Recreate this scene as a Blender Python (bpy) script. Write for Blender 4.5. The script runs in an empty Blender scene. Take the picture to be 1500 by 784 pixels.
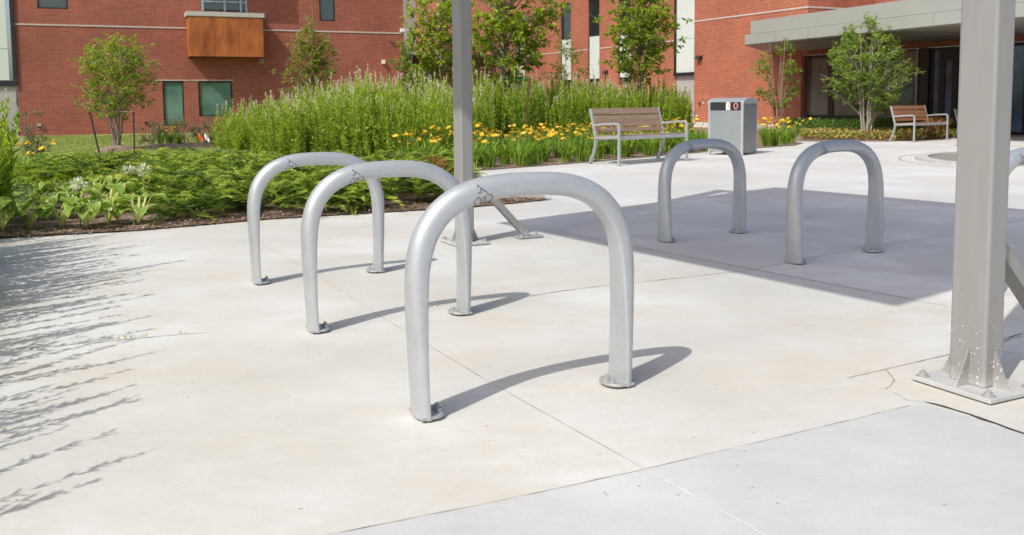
import bpy, math, random
import numpy as np
from math import sin, cos, tan, pi, radians, atan, atan2, sqrt
from mathutils import Vector, Matrix

rng = np.random.default_rng(7)
random.seed(7)
S = bpy.context.scene
COL = S.collection

# ------------------------------------------------------------------ camera
F, CX, CY, EYE = 1350.0, 750.0, 265.0, 1.14        # survey of the photograph (1500 x 784)
PITCH, ROLL = atan(118 / 1350), radians(-.49)
CAMR = Matrix.Rotation(pi / 2 - PITCH, 3, 'X') @ Matrix.Rotation(ROLL, 3, 'Z')
cam = bpy.data.cameras.new('camera')
camo = bpy.data.objects.new('camera', cam); COL.objects.link(camo)
camo.matrix_world = Matrix.Translation((0, 0, EYE)) @ CAMR.to_4x4()
cam.sensor_width = 36; cam.lens = F / 1500 * 36
cam.shift_y = -(392 - CY) / 1500
cam.clip_end = 3000; cam.clip_start = .05
cam.dof.use_dof = True; cam.dof.focus_distance = 4.2; cam.dof.aperture_fstop = 9
S.camera = camo

def ray(x, y): return CAMR @ Vector(((x - CX) / F, -(y - CY) / F, -1))
def G(x, y, z=0.0):
    d = ray(x, y); t = (z - EYE) / d.z
    return Vector((0, 0, EYE)) + d * t
AZ = lambda a: Vector((sin(radians(a)), cos(radians(a)), 0))

# ------------------------------------------------------------------ light
SUN_AZ, SUN_EL = 216.5, 48.0
w = bpy.data.worlds.new('World'); S.world = w; w.use_nodes = True
nt = w.node_tree
sky = nt.nodes.new('ShaderNodeTexSky'); sky.sky_type = 'NISHITA'; sky.sun_disc = False
sky.sun_elevation = radians(SUN_EL); sky.sun_rotation = radians(SUN_AZ)
sky.air_density = 1.0; sky.dust_density = 3.3
nt.links.new(sky.outputs[0], nt.nodes['Background'].inputs[0])
nt.nodes['Background'].inputs[1].default_value = .15
sl = bpy.data.lights.new('sun', 'SUN'); sl.energy = 3.5; sl.angle = radians(.5); sl.color = (1, .972, .905)
so = bpy.data.objects.new('sun', sl); COL.objects.link(so)
TOSUN = Vector((sin(radians(SUN_AZ)) * cos(radians(SUN_EL)), cos(radians(SUN_AZ)) * cos(radians(SUN_EL)), sin(radians(SUN_EL))))
so.rotation_euler = (-TOSUN).to_track_quat('-Z', 'Y').to_euler()
S.view_settings.view_transform = 'Standard'; S.view_settings.look = 'None'; S.view_settings.exposure = 0

# ------------------------------------------------------------------ materials
class NT:
    def __init__(s, name):
        s.m = bpy.data.materials.new(name); s.m.use_nodes = True
        s.t = s.m.node_tree; s.b = s.t.nodes['Principled BSDF']; s.out = s.t.nodes['Material Output']
    def n(s, typ, **kw):
        nd = s.t.nodes.new(typ)
        for k, v in kw.items():
            if k.startswith('i_'):
                key = k[2:]; key = int(key) if key.isdigit() else key.replace('_', ' ')
                nd.inputs[key].default_value = v
            else: setattr(nd, k, v)
        return nd
    def l(s, a, b): s.t.links.new(a, b)
    def obj(s, scale=(1, 1, 1), rot=(0, 0, 0)):
        tc = s.n('ShaderNodeTexCoord'); mp = s.n('ShaderNodeMapping')
        mp.inputs['Scale'].default_value = scale; mp.inputs['Rotation'].default_value = rot
        s.l(tc.outputs['Object'], mp.inputs['Vector']); return mp.outputs[0]
    def noise(s, vec, scale, detail=4, rough=.55):
        nd = s.n('ShaderNodeTexNoise', i_Scale=scale, i_Detail=detail, i_Roughness=rough)
        s.l(vec, nd.inputs['Vector']); return nd.outputs['Fac']
    def ramp(s, fac, stops):
        r = s.n('ShaderNodeValToRGB'); e = r.color_ramp.elements
        while len(e) < len(stops): e.new(.5)
        for q, (p, c) in zip(e, stops):
            q.position = p; q.color = (c[0], c[1], c[2], 1) if hasattr(c, '__len__') else (c, c, c, 1)
        s.l(fac, r.inputs[0]); return r.outputs[0]
    def mix(s, fac, a, b, mode='MIX'):
        m = s.n('ShaderNodeMix', data_type='RGBA', blend_type=mode)
        if hasattr(fac, 'links'): s.l(fac, m.inputs[0])
        else: m.inputs[0].default_value = fac
        for v, i in ((a, 6), (b, 7)):
            if hasattr(v, 'links'): s.l(v, m.inputs[i])
            else: m.inputs[i].default_value = (*v, 1)
        return m.outputs[2]
    def bump(s, h, strength=.3, dist=.01):
        b = s.n('ShaderNodeBump', i_Strength=strength, i_Distance=dist); s.l(h, b.inputs['Height'])
        s.l(b.outputs[0], s.b.inputs['Normal'])
    def set(s, col=None, rough=None, metal=None, spec=None):
        if col is not None:
            if hasattr(col, 'links'): s.l(col, s.b.inputs['Base Color'])
            else: s.b.inputs['Base Color'].default_value = (*col, 1)
        if rough is not None:
            if hasattr(rough, 'links'): s.l(rough, s.b.inputs['Roughness'])
            else: s.b.inputs['Roughness'].default_value = rough
        if metal is not None: s.b.inputs['Metallic'].default_value = metal
        if spec is not None: s.b.inputs['Specular IOR Level'].default_value = spec
        return s.m

def mat_plain(name, col, rough=.5, metal=0, var=.12, scale=6, bump=0):
    q = NT(name); v = q.obj()
    nz = q.noise(v, scale, 5)
    d = tuple(c * (1 - var) for c in col); u = tuple(min(1, c * (1 + var)) for c in col)
    c = q.ramp(nz, [(.3, d), (.7, u)])
    if bump: q.bump(q.noise(v, scale * 12, 3), bump, .004)
    return q.set(c, rough, metal)

def mat_concrete(name, lo, mid, hi, stain, stain_amt=1.0, streak_rot=.5):
    q = NT(name); v = q.obj()
    big = q.noise(v, .55, 6, .6)
    c = q.ramp(big, [(.36, lo), (.5, mid), (.62, hi)])
    # broom streaks, stretched along the joints
    vs = q.obj((2.2, 8, 1), (0, 0, streak_rot))
    st = q.noise(vs, 2.1, 9, .72)
    c = q.mix(1, c, q.ramp(st, [(.28, .93), (.5, 1.0), (.75, 1.04)]), 'MULTIPLY')
    # tan stains
    sn = q.noise(q.obj((1, 1.6, 1), (0, 0, -.4)), .9, 10, .7)
    c = q.mix(q.ramp(sn, [(.47, 0), (.64, .75 * stain_amt)]), c, stain)
    # pale laitance scuffs
    sc = q.noise(q.obj((2.5, 6, 1), (0, 0, streak_rot)), 2.6, 10, .78)
    c = q.mix(q.ramp(sc, [(.60, 0), (.70, .7)]), c, hi)
    # fine grain and pits
    fg = q.noise(v, 160, 3, .7)
    c = q.mix(1, c, q.ramp(fg, [(.25, .93), (.6, 1.015)]), 'MULTIPLY')
    dk = q.noise(v, 4.5, 10, .8)
    c = q.mix(q.ramp(dk, [(.60, 0), (.78, .30)]), c, (.40, .37, .33))
    fg2 = q.noise(v, 30, 4, .7)
    c = q.mix(1, c, q.ramp(fg2, [(.3, .97), (.65, 1.02)]), 'MULTIPLY')
    vo = q.n('ShaderNodeTexVoronoi', i_Scale=9.0, i_Randomness=1.0); q.l(v, vo.inputs['Vector'])
    c = q.mix(q.ramp(vo.outputs['Distance'], [(.035, .55), (.06, 0)]), c, (.2, .13, .08))
    vo2 = q.n('ShaderNodeTexVoronoi', i_Scale=37.0, i_Randomness=1.0); q.l(v, vo2.inputs['Vector'])
    c = q.mix(q.ramp(vo2.outputs['Distance'], [(.05, .35), (.12, 0)]), c, (.3, .26, .22))
    q.bump(fg, .25, .003)
    return q.set(c, .88, 0, .25)

M = {}
M['plaza'] = mat_concrete('tan_concrete', (.53, .515, .475), (.592, .58, .545), (.66, .655, .63), (.56, .515, .435))
M['slab'] = mat_concrete('grey_concrete', (.475, .48, .475), (.53, .535, .53), (.60, .605, .60), (.50, .485, .455), .5)
M['walk'] = mat_concrete('pale_concrete', (.53, .52, .495), (.58, .573, .55), (.64, .635, .62), (.55, .51, .455), .6)
M['shade_slab'] = mat_concrete('shadow_lift_concrete', (.59, .56, .52), (.67, .645, .605), (.75, .735, .705), (.56, .52, .475), .9)  # paler concrete, with fill light for the roof shadow put into its colour
M['joint'] = mat_plain('joint_dirt', (.42, .36, .30), .95, 0, .45, 9)
M['cap_light'] = mat_plain('pale_joint_grout', (.68, .67, .65), .9, 0, .15, 9)
M['gap'] = mat_plain('gap_dirt', (.05, .04, .032), .95, 0, .5, 60)
M['curb'] = mat_plain('curb_concrete', (.50, .49, .46), .9, 0, .08, 4, .2)
M['gravel'] = mat_plain('fine_gravel', (.25, .225, .20), .95, 0, .4, 60, .6)
M['foundation'] = mat_plain('foundation_concrete', (.5, .47, .44), .9, 0, .12, 3, .3)
M['sill'] = mat_plain('sill_concrete', (.55, .53, .49), .85, 0, .05, 2)

def mat_brick(name, c1, c2, mort):
    q = NT(name)
    tc = q.n('ShaderNodeTexCoord'); sx = q.n('ShaderNodeSeparateXYZ'); q.l(tc.outputs['Object'], sx.inputs[0])
    ad = q.n('ShaderNodeMath', operation='ADD'); q.l(sx.outputs[0], ad.inputs[0]); q.l(sx.outputs[1], ad.inputs[1])
    cb = q.n('ShaderNodeCombineXYZ'); q.l(ad.outputs[0], cb.inputs[0]); q.l(sx.outputs[2], cb.inputs[1])
    br = q.n('ShaderNodeTexBrick'); q.l(cb.outputs[0], br.inputs['Vector'])
    br.offset = .5; br.inputs['Color1'].default_value = (*c1, 1); br.inputs['Color2'].default_value = (*c2, 1)
    br.inputs['Mortar'].default_value = (*mort, 1); br.inputs['Scale'].default_value = 1
    br.inputs['Mortar Size'].default_value = .0065; br.inputs['Mortar Smooth'].default_value = .3
    br.inputs['Brick Width'].default_value = .257; br.inputs['Row Height'].default_value = .081; br.inputs['Bias'].default_value = 0
    v = q.obj()
    wn = q.noise(v, .5, 5)
    c = q.mix(1, br.outputs['Color'], q.ramp(wn, [(.3, .80), (.7, 1.10)]), 'MULTIPLY')
    c = q.mix(1, c, q.ramp(q.noise(v, 12, 4, .7), [(.3, .85), (.7, 1.12)]), 'MULTIPLY')
    q.bump(br.outputs['Fac'], -.35, .008)
    return q.set(c, .85, 0, .3)
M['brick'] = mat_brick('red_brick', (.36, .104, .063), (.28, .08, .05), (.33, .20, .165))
M['brick_sun'] = mat_brick('sun_toned_brick', (.43, .125, .062), (.34, .092, .048), (.42, .28, .22))  # same brick again, stronger sun painted in as a brighter orange
M['shade_brick'] = mat_brick('painted_shade_brick', (.13, .035, .025), (.10, .028, .02), (.12, .07, .06))  # darker copy of the brick, the neighbouring building's shade painted in
M['band'] = mat_plain('stone_band', (.50, .44, .41), .8, 0, .06, 3)
M['white_panel'] = mat_plain('pale_panel', (.60, .66, .61), .45, 0, .03, 1)
M['grey_panel'] = mat_plain('grey_panel', (.40, .37, .365), .6, 0, .05, 1)
M['frame'] = mat_plain('black_frame', (.022, .02, .024), .4, 0, .2, 5)
M['canopy'] = mat_plain('canopy_metal', (.40, .415, .38), .42, .15, .04, 1.2)
M['soffit'] = mat_plain('soffit_metal', (.27, .25, .215), .5, .1, .06, 1.2)
M['wood_soffit'] = mat_plain('reddish_timber', (.25, .075, .03), .6, 0, .2, 8)
M['teal_frame'] = mat_plain('pale_blue_frame', (.33, .44, .47), .4, .2, .05, 3)
M['cap'] = mat_plain('cap_metal', (.48, .46, .42), .5, .1, .05, 3)
M['white_plastic'] = mat_plain('white_plastic', (.75, .75, .72), .4, 0, .05, 8)
M['black_plastic'] = mat_plain('black_plastic', (.02, .02, .022), .4, 0, .2, 8)
M['cream_plastic'] = mat_plain('cream_plastic', (.75, .72, .5), .4, 0, .05, 8)
def mat_glass(name, col, rough=.04):
    q = NT(name); v = q.obj()
    c = q.ramp(q.noise(v, .7, 3), [(.35, tuple(x * .6 for x in col)), (.65, tuple(x * 1.4 for x in col))])
    q.bump(q.noise(v, .35, 2), .06, .05)
    m = q.set(c, rough, 0, .5); q.b.inputs['IOR'].default_value = 2.3
    return m
M['glass'] = mat_glass('dark_glass', (.012, .03, .028))
M['green_glass'] = mat_glass('green_glass', (.10, .19, .165))
M['lobby_glass'] = mat_glass('lobby_glass', (.13, .155, .135)); M['lobby_glass'].node_tree.nodes['Principled BSDF'].inputs['IOR'].default_value = 1.8  # grey-green reflections put into the base colour
M['door_glass'] = mat_glass('door_glass', (.13, .20, .33)); M['door_glass'].node_tree.nodes['Principled BSDF'].inputs['IOR'].default_value = 1.5  # blue of the reflected sky put into the base colour
def mat_rust():
    q = NT('weathered_timber_panel'); v = q.obj()
    a = q.noise(q.obj((1, 1, .6)), 1.3, 6, .6)
    c = q.ramp(a, [(.32, (.20, .05, .011)), (.5, (.37, .105, .02)), (.68, (.47, .155, .03))])
    b = q.noise(q.obj((9, 9, 1.2)), 1.5, 5)
    c = q.mix(1, c, q.ramp(b, [(.3, .8), (.7, 1.12)]), 'MULTIPLY')
    return q.set(c, .55)
M['rust'] = mat_rust()
def mat_metal_paint(name, col, metal, rough, sparkle):
    q = NT(name); v = q.obj()
    c = q.ramp(q.noise(v, 5, 5), [(.3, tuple(x * .94 for x in col)), (.7, tuple(min(1, x * 1.05) for x in col))])
    f = q.noise(v, 420, 2, .8)
    c = q.mix(1, c, q.ramp(f, [(.3, 1 - sparkle), (.7, 1 + sparkle)]), 'MULTIPLY')
    sp = q.n('ShaderNodeTexVoronoi', i_Scale=170.0); q.l(v, sp.inputs['Vector'])
    c = q.mix(q.ramp(sp.outputs['Distance'], [(.10, .35), (.18, 0)]), c, (.85, .86, .87))
    c = q.mix(1, c, q.ramp(q.noise(v, 38, 6, .8), [(.3, .93), (.65, 1.03)]), 'MULTIPLY')
    q.bump(f, .25, .0015)
    rr = q.ramp(q.noise(v, 14, 4), [(.3, rough * .85), (.7, rough * 1.2)])
    return q.set(c, rr, metal)
M['rack'] = mat_metal_paint('silver_powder_coat', (.49, .508, .525), .42, .38, .10)
M['dusty'] = mat_metal_paint('dusty_steel', (.50, .50, .49), .1, .7, .35)
M['galv'] = mat_metal_paint('galvanised_steel', (.47, .47, .46), .5, .5, .2)
M['bench_metal'] = mat_metal_paint('bench_aluminium', (.46, .47, .48), .45, .4, .08)
M['logo_line'] = mat_plain('embossed_edge', (.20, .21, .22), .45, .5, .1, 30)
def mat_post():
    q = NT('taupe_post_paint'); v = q.obj()
    c = q.ramp(q.noise(q.obj((9, 9, .8)), 2.2, 5), [(.3, (.258, .25, .24)), (.7, (.29, .282, .272))])
    tc = q.n('ShaderNodeTexCoord'); sx = q.n('ShaderNodeSeparateXYZ'); q.l(tc.outputs['Object'], sx.inputs[0])
    # paint and mortar spatter, thickest near the base plate
    vo = q.n('ShaderNodeTexVoronoi', i_Scale=80.0, i_Randomness=1.0)
    mp = q.obj((1, 1, .65)); q.l(mp, vo.inputs['Vector'])
    hm = q.n('ShaderNodeMapRange', i_1=0.0, i_2=.5, i_3=.36, i_4=.04); q.l(sx.outputs[2], hm.inputs[0])
    wn = q.ramp(q.noise(v, 34, 6, .8), [(.42, 0), (.62, 1)])
    ml = q.n('ShaderNodeMath', operation='MULTIPLY'); q.l(hm.outputs[0], ml.inputs[0]); q.l(wn, ml.inputs[1])
    lt = q.n('ShaderNodeMath', operation='LESS_THAN'); q.l(vo.outputs['Distance'], lt.inputs[0]); q.l(ml.outputs[0], lt.inputs[1])
    c = q.mix(lt.outputs[0], c, (.78, .78, .76))
    # dusty lower end
    hz = q.n('ShaderNodeMapRange', i_1=0.0, i_2=.09, i_3=.8, i_4=0.0); q.l(sx.outputs[2], hz.inputs[0])
    dz = q.n('ShaderNodeMath', operation='MULTIPLY'); q.l(hz.outputs[0], dz.inputs[0]); q.l(q.noise(v, 22, 5), dz.inputs[1])
    c = q.mix(dz.outputs[0], c, (.7, .69, .66))
    return q.set(c, .5, 0)
M['post'] = mat_post()
def mat_wood(name, lo, hi):
    q = NT(name)
    a = q.noise(q.obj((.8, 14, 14)), 3, 6, .6)
    return q.set(q.ramp(a, [(.3, lo), (.7, hi)]), .7)
M['wood_grey'] = mat_wood('weathered_timber_slats', (.23, .15, .105), (.38, .27, .195))
M['wood_brown'] = mat_wood('brown_timber_slats', (.20, .085, .045), (.36, .17, .09))
M['bark'] = mat_plain('grey_bark', (.23, .19, .155), .9, 0, .35, 25, .4)
M['red_bark'] = mat_plain('reddish_bark', (.27, .17, .13), .9, 0, .3, 25, .4)
M['pale_bark'] = mat_plain('pale_bark', (.33, .28, .24), .9, 0, .3, 25, .4)
M['stem'] = mat_plain('green_stem', (.10, .17, .035), .7, 0, .2, 9)
M['stake'] = mat_plain('dark_steel_stake', (.03, .03, .03), .6, .3, .2, 9)
M['rusty_stake'] = mat_plain('rusty_stake', (.13, .05, .03), .8, .1, .3, 20)
M['strap'] = mat_plain('green_strap', (.01, .16, .10), .6, 0, .1, 9)
M['bin'] = mat_metal_paint('grey_bin_paint', (.27, .305, .31), .3, .45, .04)
M['bin_side'] = mat_metal_paint('brushed_bin_side', (.25, .265, .28), .55, .38, .04)
M['orange'] = mat_plain('orange_marker', (.8, .12, .02), .6, 0, .05, 9)
M['redp'] = mat_plain('red_print', (.7, .08, .05), .6, 0, .05, 9)
M['salmon'] = mat_plain('salmon_ring', (.6, .27, .2), .6, 0, .05, 9)
M['roof'] = mat_plain('shelter_roof_metal', (.4, .4, .4), .5, .3, .05, 2)

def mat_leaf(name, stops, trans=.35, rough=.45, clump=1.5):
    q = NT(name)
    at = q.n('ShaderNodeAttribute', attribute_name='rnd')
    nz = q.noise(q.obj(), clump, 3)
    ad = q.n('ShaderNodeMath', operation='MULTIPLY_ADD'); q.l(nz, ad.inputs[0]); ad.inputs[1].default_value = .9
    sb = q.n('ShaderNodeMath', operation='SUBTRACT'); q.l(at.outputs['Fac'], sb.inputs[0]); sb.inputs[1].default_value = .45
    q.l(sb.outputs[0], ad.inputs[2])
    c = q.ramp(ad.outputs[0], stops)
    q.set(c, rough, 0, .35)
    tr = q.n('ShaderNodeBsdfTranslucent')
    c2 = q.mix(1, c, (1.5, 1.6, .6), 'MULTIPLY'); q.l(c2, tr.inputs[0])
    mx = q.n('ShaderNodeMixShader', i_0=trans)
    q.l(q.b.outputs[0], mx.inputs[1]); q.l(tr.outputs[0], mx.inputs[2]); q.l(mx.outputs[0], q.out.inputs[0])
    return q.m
M['hedge'] = mat_leaf('hedge_leaves', [(.05, (.085, .15, .02)), (.45, (.25, .37, .045)), (.8, (.50, .57, .09))], .45)
M['plume'] = mat_leaf('pale_plumes', [(.1, (.46, .44, .28)), (.6, (.62, .58, .42)), (.9, (.74, .70, .56))], .3, .8)
M['juniper'] = mat_leaf('juniper_needles', [(.08, (.03, .07, .012)), (.40, (.13, .22, .025)), (.72, (.42, .50, .07))], .32, .5, 3.2)
M['dry'] = mat_leaf('dry_foliage', [(.05, (.10, .035, .012)), (.5, (.28, .13, .04)), (.9, (.42, .25, .08))], .3, .7)
M['lily_leaf'] = mat_leaf('daylily_blades', [(.05, (.09, .17, .02)), (.45, (.20, .34, .035)), (.85, (.36, .47, .07))], .42)
M['petal'] = mat_leaf('yellow_petals', [(.05, (.85, .48, .035)), (.5, (.92, .68, .07)), (.9, (.93, .78, .16))], .3, .5)
M['hosta'] = mat_leaf('hosta_leaf', [(.05, (.12, .20, .04)), (.45, (.24, .37, .06)), (.9, (.40, .52, .10))], .3, .35, 3)
M['hosta_edge'] = mat_leaf('hosta_margin', [(.05, (.38, .46, .12)), (.45, (.55, .60, .20)), (.9, (.66, .68, .30))], .3, .35, 3)
M['hosta_gold'] = mat_leaf('golden_hosta_leaf', [(.05, (.34, .36, .04)), (.45, (.52, .50, .06)), (.9, (.62, .55, .08))], .3, .35, 3)
M['white_petal'] = mat_leaf('white_petals', [(.05, (.6, .6, .58)), (.9, (.8, .8, .78))], .3, .5)
M['tree_lime'] = mat_leaf('lime_tree_leaves', [(.05, (.10, .16, .02)), (.45, (.25, .34, .03)), (.9, (.42, .47, .06))], .45, .45, 2)
M['tree_oak'] = mat_leaf('oak_leaves', [(.05, (.09, .15, .02)), (.45, (.26, .35, .03)), (.85, (.50, .53, .07))], .45, .4, 1.6)
M['tree_olive'] = mat_leaf('olive_leaves', [(.05, (.10, .13, .02)), (.45, (.24, .27, .04)), (.9, (.38, .38, .07))], .4, .5, 2)
M['tree_green'] = mat_leaf('green_leaves', [(.05, (.08, .15, .02)), (.45, (.19, .31, .04)), (.9, (.35, .45, .07))], .42, .45, 2)
M['sedum'] = mat_leaf('yellow_groundcover', [(.05, (.14, .16, .03)), (.45, (.36, .38, .09)), (.72, (.52, .45, .14)), (.9, (.48, .22, .12))], .3, .6, 3)
M['yew'] = mat_leaf('dark_groundcover', [(.05, (.03, .08, .012)), (.45, (.09, .18, .025)), (.9, (.17, .28, .05))], .3, .5, 3)
M['grass'] = mat_leaf('grass_blades', [(.05, (.15, .20, .04)), (.45, (.24, .30, .06)), (.9, (.34, .36, .10))], .3, .6, .6)
M['bush'] = mat_leaf('brown_bush_leaves', [(.05, (.08, .07, .04)), (.45, (.17, .17, .08)), (.9, (.27, .24, .13))], .3, .6, 3)

def mat_mulch():
    q = NT('shredded_mulch'); v = q.obj()
    vo = q.n('ShaderNodeTexVoronoi', i_Scale=42.0); q.l(q.obj((1, 2.2, 1), (0, 0, .7)), vo.inputs['Vector'])
    c = q.ramp(vo.outputs['Color'], [(.15, (.13, .085, .06)), (.5, (.33, .22, .16)), (.85, (.58, .44, .35))])
    c = q.mix(1, c, q.ramp(q.noise(v, 2.5, 5), [(.3, .6), (.7, 1.2)]), 'MULTIPLY')
    q.bump(q.noise(v, 45, 5, .75), .9, .03)
    return q.set(c, .95, 0, .1)
M['mulch'] = mat_mulch()
M['chip'] = mat_leaf('mulch_chips', [(.05, (.13, .08, .055)), (.45, (.32, .21, .15)), (.9, (.56, .43, .34))], .0, .9)
M['soil'] = mat_plain('rough_grass_ground', (.13, .16, .04), .95, 0, .3, 1.5, .3)
M['lawn'] = mat_plain('lawn_ground', (.22, .25, .065), .95, 0, .28, 1.2, .5)

# ------------------------------------------------------------------ mesh helpers
def tag(o, label=None, cat=None, group=None, kind=None):
    if label: o['label'] = label
    if cat: o['category'] = cat
    if group: o['group'] = group
    if kind: o['kind'] = kind
    return o
def empty(name, loc, rz=0, label=None, cat=None, group=None):
    o = bpy.data.objects.new(name, None); COL.objects.link(o); o.empty_display_size = .1
    o.location = loc; o.rotation_euler = (0, 0, rz)
    return tag(o, label, cat, group)
def link(name, me, parent=None, loc=(0, 0, 0), rz=0):
    o = bpy.data.objects.new(name, me); COL.objects.link(o)
    if parent: o.parent = parent
    o.location = loc; o.rotation_euler = (0, 0, rz); return o
def copy_tree(o, parent=None):
    c = o.copy(); COL.objects.link(c); c.parent = parent
    for ch in [k for k in o.children]: copy_tree(ch, c)
    return c

class MB:
    def __init__(s): s.v = []; s.f = []; s.mi = []; s.cur = 0
    def add(s, vs, fs):
        n = len(s.v); s.v += [tuple(p) for p in vs]
        for f in fs: s.f.append([i + n for i in f]); s.mi.append(s.cur)
        return s
    def box(s, c, size, ax=None):
        c = Vector(c); h = [q / 2 for q in size]
        ax = ax or (Vector((1, 0, 0)), Vector((0, 1, 0)), Vector((0, 0, 1)))
        vs = [c + ax[0] * h[0] * i + ax[1] * h[1] * j + ax[2] * h[2] * k for i in (-1, 1) for j in (-1, 1) for k in (-1, 1)]
        return s.add(vs, [(0, 1, 3, 2), (4, 6, 7, 5), (0, 4, 5, 1), (2, 3, 7, 6), (0, 2, 6, 4), (1, 5, 7, 3)])
    def bar(s, a, b, wd, th, up=(0, 0, 1)):
        a, b = Vector(a), Vector(b); z = (b - a); L = z.length; z.normalize()
        x = Vector(up).cross(z)
        if x.length < 1e-4: x = Vector((1, 0, 0)).cross(z)
        x.normalize(); y = z.cross(x)
        return s.box((a + b) / 2, (wd, th, L), (x, y, z))
    def tube(s, pts, rad, n=8, cap=True):
        pts = [Vector(p) for p in pts]; m = len(pts)
        if not hasattr(rad, '__len__'): rad = [rad] * m
        t0 = (pts[1] - pts[0]).normalized()
        x = t0.orthogonal().normalized(); vs = []
        for i, p in enumerate(pts):
            t = (pts[min(i + 1, m - 1)] - pts[max(i - 1, 0)]).normalized()
            x = (x - t * x.dot(t)).normalized(); y = t.cross(x)
            for k in range(n):
                a = 2 * pi * k / n; vs.append(p + (x * cos(a) + y * sin(a)) * rad[i])
        fs = [(i * n + k, i * n + (k + 1) % n, (i + 1) * n + (k + 1) % n, (i + 1) * n + k) for i in range(m - 1) for k in range(n)]
        if cap: fs += [tuple(range(n - 1, -1, -1)), tuple(range((m - 1) * n, m * n))]
        return s.add(vs, fs)
    def prism(s, poly, z0, z1):
        n = len(poly); vs = [(p[0], p[1], z0) for p in poly] + [(p[0], p[1], z1) for p in poly]
        ar = sum(poly[i][0] * poly[(i + 1) % n][1] - poly[(i + 1) % n][0] * poly[i][1] for i in range(n))
        if ar < 0: return s.prism(list(poly)[::-1], z0, z1)
        return s.add(vs, [tuple(range(n - 1, -1, -1)), tuple(range(n, 2 * n))] + [(i, (i + 1) % n, n + (i + 1) % n, n + i) for i in range(n)])
    def cyl(s, c, r, h, n=16, ax=(0, 0, 1)):
        c = Vector(c); a = Vector(ax); return s.tube([c, c + a * h], r, n)
    def mesh(s, name, mats, smooth=False, bevel=0):
        me = bpy.data.meshes.new(name); me.from_pydata(s.v, [], s.f)
        mats = mats if isinstance(mats, (list, tuple)) else [mats]
        for m in mats: me.materials.append(m)
        me.polygons.foreach_set('material_index', s.mi)
        if smooth:
            me.polygons.foreach_set('use_smooth', [True] * len(s.f))
            try: me.set_sharp_from_angle(angle=radians(38))
            except Exception: pass
        me.update(); return me
    def build(s, name, mats, parent=None, loc=(0, 0, 0), rz=0, smooth=False, bevel=0, seg=2):
        o = link(name, s.mesh(name, mats, smooth), parent, loc, rz)
        if bevel:
            b = o.modifiers.new('bevel', 'BEVEL'); b.width = bevel; b.segments = seg; b.limit_method = 'ANGLE'; b.angle_limit = radians(40)
        return o

def np_mesh(name, V, Fc, mat, rnd=None, smooth=False, mi=None):
    """V (n,3), Fc (m,k) index array"""
    me = bpy.data.meshes.new(name); V = np.asarray(V, np.float32); Fc = np.asarray(Fc, np.int32)
    m, k = Fc.shape
    me.vertices.add(len(V)); me.vertices.foreach_set('co', V.ravel())
    me.loops.add(m * k); me.loops.foreach_set('vertex_index', Fc.ravel())
    me.polygons.add(m); me.polygons.foreach_set('loop_start', np.arange(0, m * k, k, dtype=np.int32))
    me.polygons.foreach_set('loop_total', np.full(m, k, np.int32))
    for q in (mat if isinstance(mat, (list, tuple)) else [mat]): me.materials.append(q)
    if mi is not None: me.polygons.foreach_set('material_index', np.asarray(mi, np.int32))
    if smooth: me.polygons.foreach_set('use_smooth', np.ones(m, bool))
    if rnd is not None:
        a = me.attributes.new('rnd', 'FLOAT', 'FACE'); a.data.foreach_set('value', np.asarray(rnd, np.float32))
    me.update(); me.validate(); return me
def nrm(a): return a / np.maximum(np.linalg.norm(a, axis=-1, keepdims=True), 1e-9)
def rdir(n):
    a = rng.normal(size=(n, 3)); return nrm(a)
def leaf_arr(base, d, L, W, up=None, droop=.15, fold=.12):
    """arrays of folded leaves -> V (n*4,3), F (n*2,3)"""
    n = len(base); L = np.broadcast_to(L, n)[:, None]; W = np.broadcast_to(W, n)[:, None]
    d = nrm(d)
    up = rdir(n) if up is None else np.broadcast_to(up, (n, 3))
    sd = nrm(np.cross(d, up)); nn = np.cross(sd, d)
    mid = base + d * L * .48
    tip = base + d * L - nn * L * droop
    V = np.stack([base, mid + sd * W / 2 + nn * W * fold, tip, mid - sd * W / 2 + nn * W * fold], 1).reshape(-1, 3)
    i = np.arange(n)[:, None] * 4
    Fc = np.concatenate([i + [0, 1, 2], i + [0, 2, 3]], 1).reshape(-1, 3)
    return V, Fc
def leaves(name, base, d, L, W, mat, parent=None, up=None, rnd=None, droop=.15, fold=.12, loc=(0, 0, 0)):
    V, Fc = leaf_arr(base, d, L, W, up, droop, fold)
    r = rng.random(len(base)) if rnd is None else rnd
    return link(name, np_mesh(name, V, Fc, mat, np.repeat(r, 2)), parent, loc)
def blade_arr(base, az, out, h, W, seg=5, curl=.6):
    """arching grass-like blades"""
    n = len(base); t = np.linspace(0, 1, seg + 1)[None, :]
    out = np.broadcast_to(out, n)[:, None]; h = np.broadcast_to(h, n)[:, None]; W = np.broadcast_to(W, n)[:, None]
    rr = out * t ** 1.6; zz = h * (t * (1 + curl) - curl * t ** 2.4)
    dx, dy = np.cos(az)[:, None], np.sin(az)[:, None]
    P = np.stack([base[:, :1] + dx * rr, base[:, 1:2] + dy * rr, base[:, 2:3] + zz], 2)
    wv = W * (1 - t ** 2.2) * .5 * (.6 + .8 * np.minimum(1, t * 3)) / 1.4
    sd = np.stack([-dy * np.ones_like(t), dx * np.ones_like(t), np.zeros_like(rr)], 2)
    A = P + sd * wv[..., None]; B = P - sd * wv[..., None]
    V = np.stack([A, B], 2).reshape(-1, 3)
    k = (seg + 1) * 2
    i = (np.arange(n) * k)[:, None, None] + (np.arange(seg) * 2)[None, :, None]
    Fc = (i + np.array([0, 1, 3, 2])[None, None]).reshape(-1, 4)
    return V, Fc
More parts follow.
